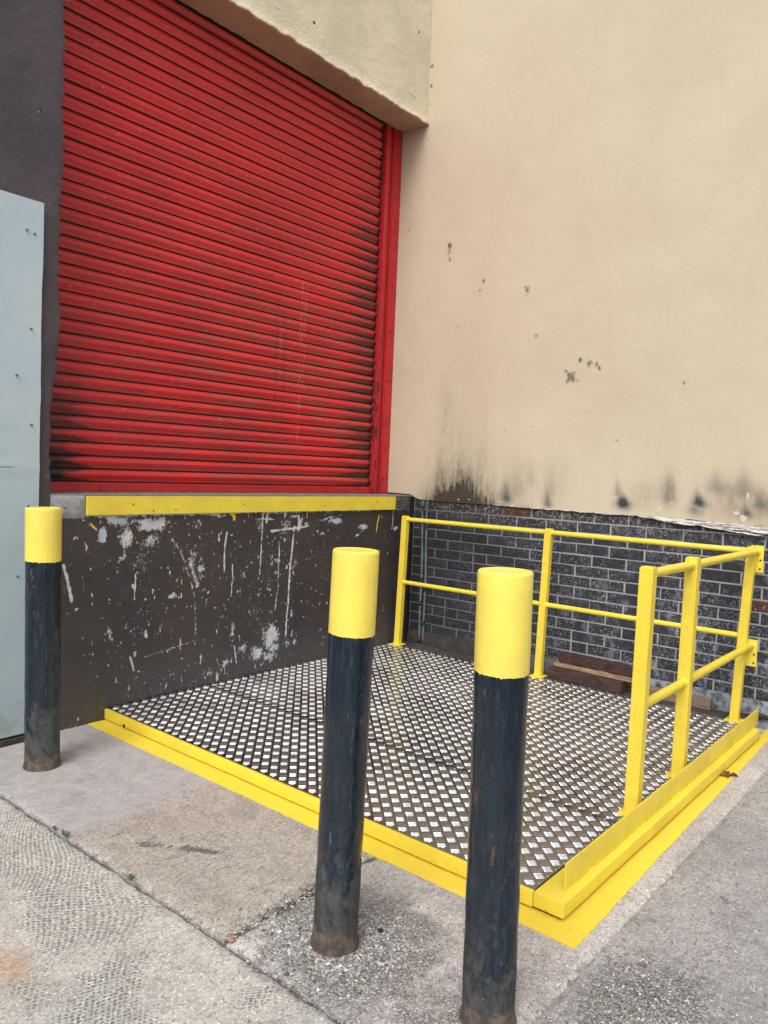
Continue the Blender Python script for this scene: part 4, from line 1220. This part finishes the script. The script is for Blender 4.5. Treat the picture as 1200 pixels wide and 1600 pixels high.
# supports and yellow edge steel
part('deck_frame', box(-2.86, -.245, -2.82, -.01, .010, .066, .002), M_STEELDIRT, pf)
part('rear_angle', box(-.243, -.062, -2.86, -.012, .008, .069, .002), M_STEELDIRT, pf, label='dirty unpainted steel angle along the brick wall')
def wavy_box(x0, x1, y0, y1, z0, z1, bev, n, axis, amp, seed):
    b = box(x0, x1, y0, y1, z0, z1, bev)
    rg = random.Random(seed)
    # cut along the length and nudge for a slightly dented hand-painted look
    ax = {'x': (1, 0, 0), 'y': (0, 1, 0)}[axis]
    lo, hi = (x0, x1) if axis == 'x' else (y0, y1)
    for k in range(1, n):
        t = lo + (hi - lo) * k / n
        g = list(b.verts) + list(b.edges) + list(b.faces)
        bmesh.ops.bisect_plane(b, geom=g, plane_co=(t if axis == 'x' else 0, t if axis == 'y' else 0, 0), plane_no=ax)
    for v in b.verts:
        t = v.co.x if axis == 'x' else v.co.y
        s1 = math.sin(t * 9.3 + seed) + .6 * math.sin(t * 23.7 + seed * 2)
        s2 = math.sin(t * 7.1 + seed * 3) + .6 * math.sin(t * 19.1)
        if v.co.z > (z0 + z1) / 2:
            v.co.z += amp * s1
        if axis == 'x': v.co.y += amp * s2
        else: v.co.x += amp * s2
    return b
part('front_beam', wavy_box(-2.888, -2.868, -2.828, -.004, .011, .0705, .007, 40, 'y', .0007, 1), M_YEL, pf, True, 40)
part('corner_beam', wavy_box(-2.890, -.285, -2.950, -2.8305, .019, .0735, .006, 40, 'x', .0007, 2), M_YEL, pf, True, 40)
part('beam_foot', box(-2.860, -.30, -2.925, -2.84, .004, .020, 0), M_STEELDIRT, pf)
part('kick_plate', wavy_box(-2.815, -.205, -2.916, -2.910, .073, .176, .001, 30, 'x', .0006, 5), M_YEL, pf, True, 40)
wb = None
for x0 in (-2.62, -2.1, -1.72, -1.66, -1.2, -.7):
    w1 = box(x0, x0 + .045, -2.925, -2.914, .0725, .080, .003)
    wb = w1 if wb is None else join(wb, w1)
for i in range(26):
    x0 = -1.9 + random.random() * .5
o = part('weld_bead', wb, M_YEL, pf); o['kind'] = 'stuff'
# floor flanges
def flange(name, c0, c1, c2, c3, n, seed, zt=.0055):
    """strip: inner edge c0->c1, outer edge c3->c2"""
    T = np.linspace(0, 1, n); S = np.linspace(0, 1, 10)
    Tg, Sg = np.meshgrid(T, S, indexing='ij')
    c0, c1, c2, c3 = map(np.array, (c0, c1, c2, c3))
    P_ = (c0 * (1 - Tg)[..., None] + c1 * Tg[..., None]) * (1 - Sg)[..., None] + (c3 * (1 - Tg)[..., None] + c2 * Tg[..., None]) * Sg[..., None]
    L_ = np.linalg.norm(c1 - c0)
    d = (c3 - c0) / np.linalg.norm(c3 - c0)
    wob = (vnoise(Tg * L_, Tg * 0, 45, seed, 5) - .5) * .007 + (vnoise(Tg * L_, Tg * 0 + 3, 1.5, seed, 2) - .5) * .008
    P_ = P_ + d * (wob * Sg ** 3)[..., None]
    Z = zt + (vnoise(P_[..., 0], P_[..., 1], 12, seed + 1) - .5) * .003 - .002 * Sg ** 4
    P3 = np.concatenate([P_, Z[..., None]], -1)
    o = grid_mesh(name, P3, np.zeros(Z.shape + (4,)), M_FLOORPAINT, pf, True, (0, 0, -.007)); sp_(o)
    return o
flange('floor_flange', (-2.872, -.004), (-2.872, -2.945), (-2.985, -3.035), (-2.990, -.004), 260, 141)
flange('floor_flange', (-2.985, -2.93), (-.03, -2.93), (-.03, -2.985), (-2.978, -3.038), 260, 142, .0062)
part('drain_hole', tube((-2.8885, -.215, .020), (-2.8865, -.215, .020), .011, 16), M_BOLT, pf)

# ================================================================== HANDRAILS
def post(parent, x, y, w_, top_dx=0, top_dy=0, zt=1.168, plate=True):
    b = bmesh.new()
    h = w_ / 2
    z0 = DZ + .003
    c = [(-h, -h), (h, -h), (h, h), (-h, h)]
    hexa(b, [(x + u, y + v_, z0) for u, v_ in c] + [(x + top_dx + u, y + top_dy + v_, zt) for u, v_ in c])
    bmesh.ops.bevel(b, geom=list(b.edges), offset=.005, segments=3, affect='EDGES')
    p = part('post', b, M_YEL, parent, True, 40)
    if plate:
        bp = box(x - .05, x + .05, y - .05, y + .05, DZ + .0005, DZ + .0075, .0015)
        q = obj('base_plate', bp, M_YEL, p)
        q.matrix_parent_inverse = p.matrix_world.inverted()
    return p
hb = thing('handrail', 'long yellow handrail with three posts standing before the brick wall', 'railing', (-.24, -1.45, DZ), 'yellow handrails on the platform')
hs_ = thing('handrail', 'short yellow handrail with two square posts along the open right edge of the platform', 'railing', (-1.4, -2.84, DZ), 'yellow handrails on the platform')
PW = .052
post(hb, -.24, -.097, PW, 0, -.030)
post(hb, -.24, -1.425, PW, 0, -.024)
post(hb, -.24, -2.787, PW, 0, -.036)
def rail(parent, p0, p1, r, name='rail'):
    return part(name, tube(p0, p1, r, 24), M_YEL, parent, True, 40)
RB = .017
for z, f in ((1.140, .97), (.612, .49)):
    dy = [-.030 * f, -.024 * f, -.036 * f]
    ya = [-.097 + dy[0], -1.425 + dy[1], -2.787 + dy[2]]
    for k in (0, 1):
        zz = z - (.006 if z > 1 else -.004) * 0
        rail(hb, (-.24, ya[k] - PW / 2 + .004, z), (-.24, ya[k + 1] + PW / 2 - .004, z), RB)
        for yy, sgn in ((ya[k] - PW / 2, -1), (ya[k + 1] + PW / 2, 1)):
            part('weld_collar', tube((-.24, yy - sgn * .002, z), (-.24, yy + sgn * .007, z), RB + .005, 20, RB + .001), M_YEL, hb, True, 40)
YS = -2.842
post(hs_, -2.017, YS, .060, .017, 0, 1.170)
post(hs_, -1.422, YS, .060, .017, 0, 1.176)
RS = .0215
for z, f in ((1.137, .97), (.553, .44)):
    xa = [-2.017 + .017 * f, -1.422 + .017 * f]
    rail(hs_, (xa[0] + .026, YS, z), (xa[1] - .026, YS, z), RS)
    rail(hs_, (xa[1] + .026, YS, z), (-.205, YS, z), RS)
    for xx, sg in ((xa[0] + .030, 1), (xa[1] - .030, -1), (xa[1] + .030, 1), (-.205, -1)):
        part('weld_collar', tube((xx - sg * .002, YS, z), (xx + sg * .008, YS, z), RS + .006, 20, RS + .001), M_YEL, hs_, True, 40)
    ep = part('end_plate', box(-.205, -.198, YS - .040, YS + .034, z - .128, z + .038, .0015), M_YEL, hs_)
    for zz in (z - .052, z - .105):
        q = obj('bolt_hole', tube((-.2065, YS - .024, zz), (-.2045, YS - .024, zz), .006, 12), M_BOLT, ep)
        q.matrix_parent_inverse = ep.matrix_world.inverted()

# ================================================================== BOLLARDS
def lathe(prof_, seg=48):
    b = bmesh.new(); rings = []
    for r_, z in prof_:
        if r_ < 1e-6:
            rings.append([b.verts.new((0, 0, z))])
        else:
            rings.append([b.verts.new((r_ * math.cos(2 * math.pi * k / seg), r_ * math.sin(2 * math.pi * k / seg), z)) for k in range(seg)])
    for a_, c_ in zip(rings, rings[1:]):
        for k in range(seg):
            k2 = (k + 1) % seg
            if len(a_) == 1: b.faces.new((a_[0], c_[k2], c_[k]))
            elif len(c_) == 1: b.faces.new((a_[k], a_[k2], c_[0]))
            else: b.faces.new((a_[k], a_[k2], c_[k2], c_[k]))
    return b
def bollard(x, y, r_, h, zb, label, seed, lean=(0, 0)):
    t = thing('bollard', label, 'bollard', (x, y, 0), 'steel bollards in front of the platform')
    rg = random.Random(seed)
    zs_ = list(np.linspace(-.02, zb + .01, 40))
    bs = lathe([(r_ + (.006 if z < .03 else 0) + .0006 * math.sin(z * 31 + seed), z) for z in zs_], 56)
    o = obj('shaft', bs, M_POST, t, True, 50)
    # painted band: uneven lower edge
    seg = 96
    b = bmesh.new(); rings = []
    rr_ = r_ + .0016
    prof_ = [(rr_, None), (rr_, zb + .02), (rr_ + .0004, zb + .10), (rr_, zb + .18), (rr_, h - .010), (rr_ - .0008, h - .004), (rr_ - .004, h - .0005), (rr_ - .009, h), (rr_ - .013, h - .003), (r_ * .8, h - .003), (r_ * .4, h - .001), (0, h - .0005)]
    for q, (ra, z) in enumerate(prof_):
        if ra == 0:
            rings.append([b.verts.new((0, 0, z))]); continue
        ring = []
        for k in range(seg):
            an = 2 * math.pi * k / seg
            zz = z if z is not None else zb + .0015 * math.sin(an * 2 + seed) + rg.uniform(-.0012, .0012) - (.004 if rg.random() < .04 else 0)
            ring.append(b.verts.new((ra * math.cos(an), ra * math.sin(an), zz)))
        rings.append(ring)
    for a_, c_ in zip(rings, rings[1:]):
        for k in range(seg):
            k2 = (k + 1) % seg
            if len(c_) == 1: b.faces.new((a_[k], a_[k2], c_[0]))
            else: b.faces.new((a_[k], a_[k2], c_[k2], c_[k]))
    o2 = obj('painted_top', b, M_YELB, t, True, 50)
    t.rotation_euler = (lean[0], lean[1], 0)
    return t
bollard(-3.458, -.405, .0815, 1.287, 1.026, 'yellow-topped black bollard farthest back, beside the pale steel sheet', 1, (-.0102, -.0085))
bollard(-3.499, -2.444, .0728, 1.285, 1.018, 'yellow-topped black bollard standing in pale chippings, middle of the three', 2, (.0108, .009))
bollard(-3.459, -3.001, .0748, 1.279, 1.000, 'yellow-topped black bollard nearest the camera, before the platform corner', 3, (-.0087, -.0072))

# ================================================================== TIMBER on the rear edge
def timber(name, label, x0, x1, y0, y1, z0, z1, mat, seed, rot=0.0, cat='timber', group='old timber offcuts by the brick wall'):
    b = box(x0, x1, y0, y1, z0, z1, .004, 2)
    for k in range(1, 14):
        bmesh.ops.bisect_plane(b, geom=list(b.verts) + list(b.edges) + list(b.faces), plane_co=(0, y0 + (y1 - y0) * k / 14, 0), plane_no=(0, 1, 0))
    rg = np.random.default_rng(seed)
    for v in b.verts:
        s1 = math.sin(v.co.y * 21 + seed) + .7 * math.sin(v.co.y * 47 + seed)
        v.co.x += .0018 * s1 + rg.uniform(-.0008, .0008); v.co.z += (.0015 * s1 + rg.uniform(-.0010, .0010)) * (v.co.z > (z0 + z1) / 2)
    c = Vector(((x0 + x1) / 2, (y0 + y1) / 2, z0))
    for v in b.verts:
        v.co -= c
    o = obj(name, b, mat)
    o.location = c
    o.rotation_euler = (0, 0, rot)
    tag(o, label, cat, group)
    return o
timber('timber_block', 'dark red-brown timber block, bottom of the small stack by the brick wall', -.215, -.105, -2.045, -1.485, .070, .152, M_WOODD, 1, R(-2.0))
timber('timber_batten', 'pale worn batten lying between the two dark timber blocks', -.165, -.085, -2.13, -1.50, .1545, .178, M_WOODL, 2, R(-1.0))
timber('timber_block', 'dark pitted timber block on top of the small stack by the brick wall', -.125, -.045, -2.12, -1.52, .1805, .246, M_WOODG, 3, R(-1.5))
timber('plank', 'weathered grey-brown plank lying along the wall foot behind the short handrail', -.125, -.070, -2.605, -2.19, .070, .138, M_WOODP, 4, R(1.0))

# ================================================================== CONDUITS
for i, (yt, yb_, lab) in enumerate(((-.140, -.162, 'thin grey conduit nearer the corner on the brick wall'), (-.185, -.203, 'thin grey conduit to the right of its twin on the brick wall'))):
    t = thing('conduit', lab, 'pipe', (-.02, yb_, .15), 'grey conduits on the brick wall')
    pts = []
    for k in range(30):
        f = k / 29
        z = .10 + 1.195 * f
        pts.append((-.020 - (.006 if z > 1.15 else 0), yb_ + (yt - yb_) * f + .004 * math.sin(f * 9 + i), z))
    part('pipe_run', pipe(pts, .0105, 12), M_CONDUIT, t, True, 60)
    for zc in (.83, 1.13):
        f = (zc - .1) / 1.195; yy = yb_ + (yt - yb_) * f + .004 * math.sin(f * 9 + i)
        part('coupler', tube((-.020, yy, zc - .02), (-.020, yy, zc + .02), .0135, 14), M_CONDUIT, t, True, 50)
    if i == 0:
        part('end_box', lathe([(0, .085), (.020, .085), (.024, .092), (.024, .125), (.019, .135), (0, .137)], 16), M_PLINTH, t).location = (-.022, yb_, 0)
# loose black cable in the gap at the platform end
t = obj('cable', pipe([(-.045, -2.45, .03), (-.042, -2.7, .045), (-.04, -2.85, .075), (-.045, -2.95, .085), (-.05, -3.08, .06), (-.05, -3.25, .02), (-.04, -3.6, .015)], .014, 10), M_CABLE, None, True)
tag(t, 'black cable drooping along the wall foot past the platform end', 'cable')

# ================================================================== LITTER: stones, leaf, weeds
def chips():
    rg = np.random.default_rng(11)
    V = []; F = []; Ccol = []
    base = np.array([(-1, -.8, 0), (1, -.9, 0), (.9, .8, 0), (-.8, 1, 0), (-.5, -.4, .75), (.6, -.5, .6), (.45, .5, .8), (-.5, .45, .65)])
    fl = [(4, 5, 6, 7), (0, 1, 5, 4), (1, 2, 6, 5), (2, 3, 7, 6), (3, 0, 4, 7)]
    pts = []
    def scatter(n, cx_, cy_, sx, sy, s0, s1):
        for _ in range(n):
            pts.append((rg.normal(cx_, sx), rg.normal(cy_, sy), math.exp(rg.uniform(math.log(s0), math.log(s1)))))
    scatter(1500, -3.56, -2.42, .075, .13, .0012, .006)
    scatter(700, -3.46, -2.60, .09, .08, .0012, .005)
    scatter(500, -3.36, -2.44, .05, .10, .0012, .0055)
    scatter(1400, -3.42, -2.35, .17, .12, .001, .0035)
    scatter(1500, -3.12, -3.33, .16, .10, .001, .0048)
    scatter(900, -3.5, -2.85, .15, .16, .001, .003)
    scatter(110, -3.60, -2.42, .06, .09, .005, .009)
    scatter(50, -3.44, -2.58, .09, .05, .004, .007)
    scatter(1500, -3.55, -2.75, .25, .2, .001, .0032)
    scatter(1800, -3.3, -3.35, .3, .16, .001, .0035)
    for _ in range(260):
        pts.append((-3.7435 + rg.uniform(-.012, .012), rg.uniform(-2.6, -.6), rg.uniform(.0012, .004)))
    for _ in range(160):
        x_ = rg.uniform(-3.73, -3.2); pts.append((x_, -2.175 + rg.uniform(-.02, .015), rg.uniform(.0015, .005)))
    for _ in range(500):
        pts.append((rg.uniform(-4.6, -2.3), rg.uniform(-4.0, -.3), rg.uniform(.0008, .0022)))
    for x_, y_, s in pts:
        if x_ > -2.995 and y_ > -3.045: continue
        if any((x_ - a_) ** 2 + (y_ - b_) ** 2 < .0845 ** 2 for a_, b_ in ((-3.499, -2.444), (-3.459, -3.001), (-3.458, -.405))): continue
        an = rg.uniform(0, 6.28); c_, s__ = math.cos(an), math.sin(an)
        p = base * s * rg.uniform(.7, 1.25, (8, 1)) * np.array([1, rg.uniform(.6, 1), rg.uniform(.5, 1.1)])
        q = np.stack([x_ + p[:, 0] * c_ - p[:, 1] * s__, y_ + p[:, 0] * s__ + p[:, 1] * c_, p[:, 2] + .0005], -1)
        o_ = len(V) * 8
        V.append(q); F.extend([tuple(a + o_ for a in f) for f in fl])
        g_ = rg.choice([.09, .2, .32, .45, .58], p=[.16, .24, .28, .22, .10]); tint = rg.uniform(-.02, .03)
        Ccol.append(np.tile([g_ + tint, g_ + tint * .4, g_ - tint, 1], (8, 1)))
    me = bpy.data.meshes.new('loose_chippings'); me.from_pydata(np.concatenate(V).tolist(), [], F)
    ca = me.color_attributes.new("tone", 'FLOAT_COLOR', 'POINT'); ca.data.foreach_set("color", np.concatenate(Ccol).astype(np.float32).ravel())
    o = link('loose_chippings', me, M_STONE)
    o['kind'] = 'stuff'; tag(o, 'pale loose stone chippings scattered round the bollards and in the joints', 'gravel')
chips()
def pebble(x, y, s, col, label):
    b = bmesh.new(); bmesh.ops.create_icosphere(b, subdivisions=2, radius=1)
    rg = random.Random(int(x * -1000))
    for v in b.verts:
        k = rg.uniform(.85, 1.12)
        v.co = Vector((v.co.x * s[0] * k, v.co.y * s[1] * k, v.co.z * s[2] * k))
    o = obj('stone', b, mat_simple('stone ' + label[:12], col, tuple(v * .6 for v in col), 60, .85, .5), None, True, 30)
    o.location = (x, y, s[2] * .6)
    tag(o, label, 'stone')
pebble(-3.725, -2.195, (.012, .016, .007), (0.42, 0.25, 0.17), 'small reddish stone in the corner where two concrete joints meet')
pebble(-3.352, -2.515, (.010, .012, .006), (0.03, 0.03, 0.032), 'small black stone lying right of the middle bollard')
# leaf
b = bmesh.new()
for (lx, ly, an, s) in ((0, 0, .4, 1.0), (.012, -.028, 2.0, .7), (-.022, .014, -1.0, .6)):
    pts2 = [(-.038, 0), (-.02, .012), (0, .016), (.022, .010), (.040, 0), (.022, -.010), (0, -.014), (-.02, -.011)]
    vs = []
    for (px, py) in pts2:
        X_ = lx + s * (px * math.cos(an) - py * math.sin(an)); Y_ = ly + s * (px * math.sin(an) + py * math.cos(an))
        vs.append(b.verts.new((X_, Y_, .004 + .014 * abs(py) / .016 * s + .008 * math.sin(px * 60 + an))))
    cv = b.verts.new((lx, ly, .005))
    for k in range(8):
        b.faces.new((vs[k], vs[(k + 1) % 8], cv))
b2 = b.copy()
ext = bmesh.ops.extrude_face_region(b, geom=list(b.faces))
for v in [e for e in ext['geom'] if isinstance(e, bmesh.types.BMVert)]:
    v.co.z += .0012
b2.free()
lf = obj('dead_leaf', b, M_LEAF)
lf.location = (-1.045, -2.972, .006)
tag(lf, 'crumpled brown dead leaf on the yellow floor flange', 'leaf')
def weed(x, y, s, label, seed):
    rg = random.Random(seed)
    b = bmesh.new()
    for k in range(int(16 * s) + 6):
        an = rg.uniform(0, 6.28); L_ = rg.uniform(.008, .020) * s; wd = rg.uniform(.0015, .003)
        ox, oy = rg.uniform(-.006, .006) * s, rg.uniform(-.018, .018) * s
        d = Vector((math.cos(an), math.sin(an), 0)); n_ = Vector((-d.y, d.x, 0)); o_ = Vector((ox, oy, -.002))
        p = [o_ - n_ * wd * .4, o_ + n_ * wd * .4, o_ + d * L_ * .55 + n_ * wd + Vector((0, 0, L_ * .6)), o_ + d * L_ + Vector((0, 0, L_ * .55)), o_ + d * L_ * .55 - n_ * wd + Vector((0, 0, L_ * .6))]
        b.faces.new([b.verts.new(q) for q in p])
    o = obj('weed', b, M_WEED)
    o.location = (x, y, .0)
    tag(o, label, 'weed', 'weeds in the concrete joint')
weed(-3.738, -1.637, 1.2, 'small bright green weed tuft midway along the concrete joint', 1)
weed(-3.740, -1.165, 1.3, 'low straggling weed at the far end of the joint, nearest the left bollard', 2)
weed(-3.742, -1.08, .8, 'tiny weed sprig just beyond the low straggling weed in the joint', 3)
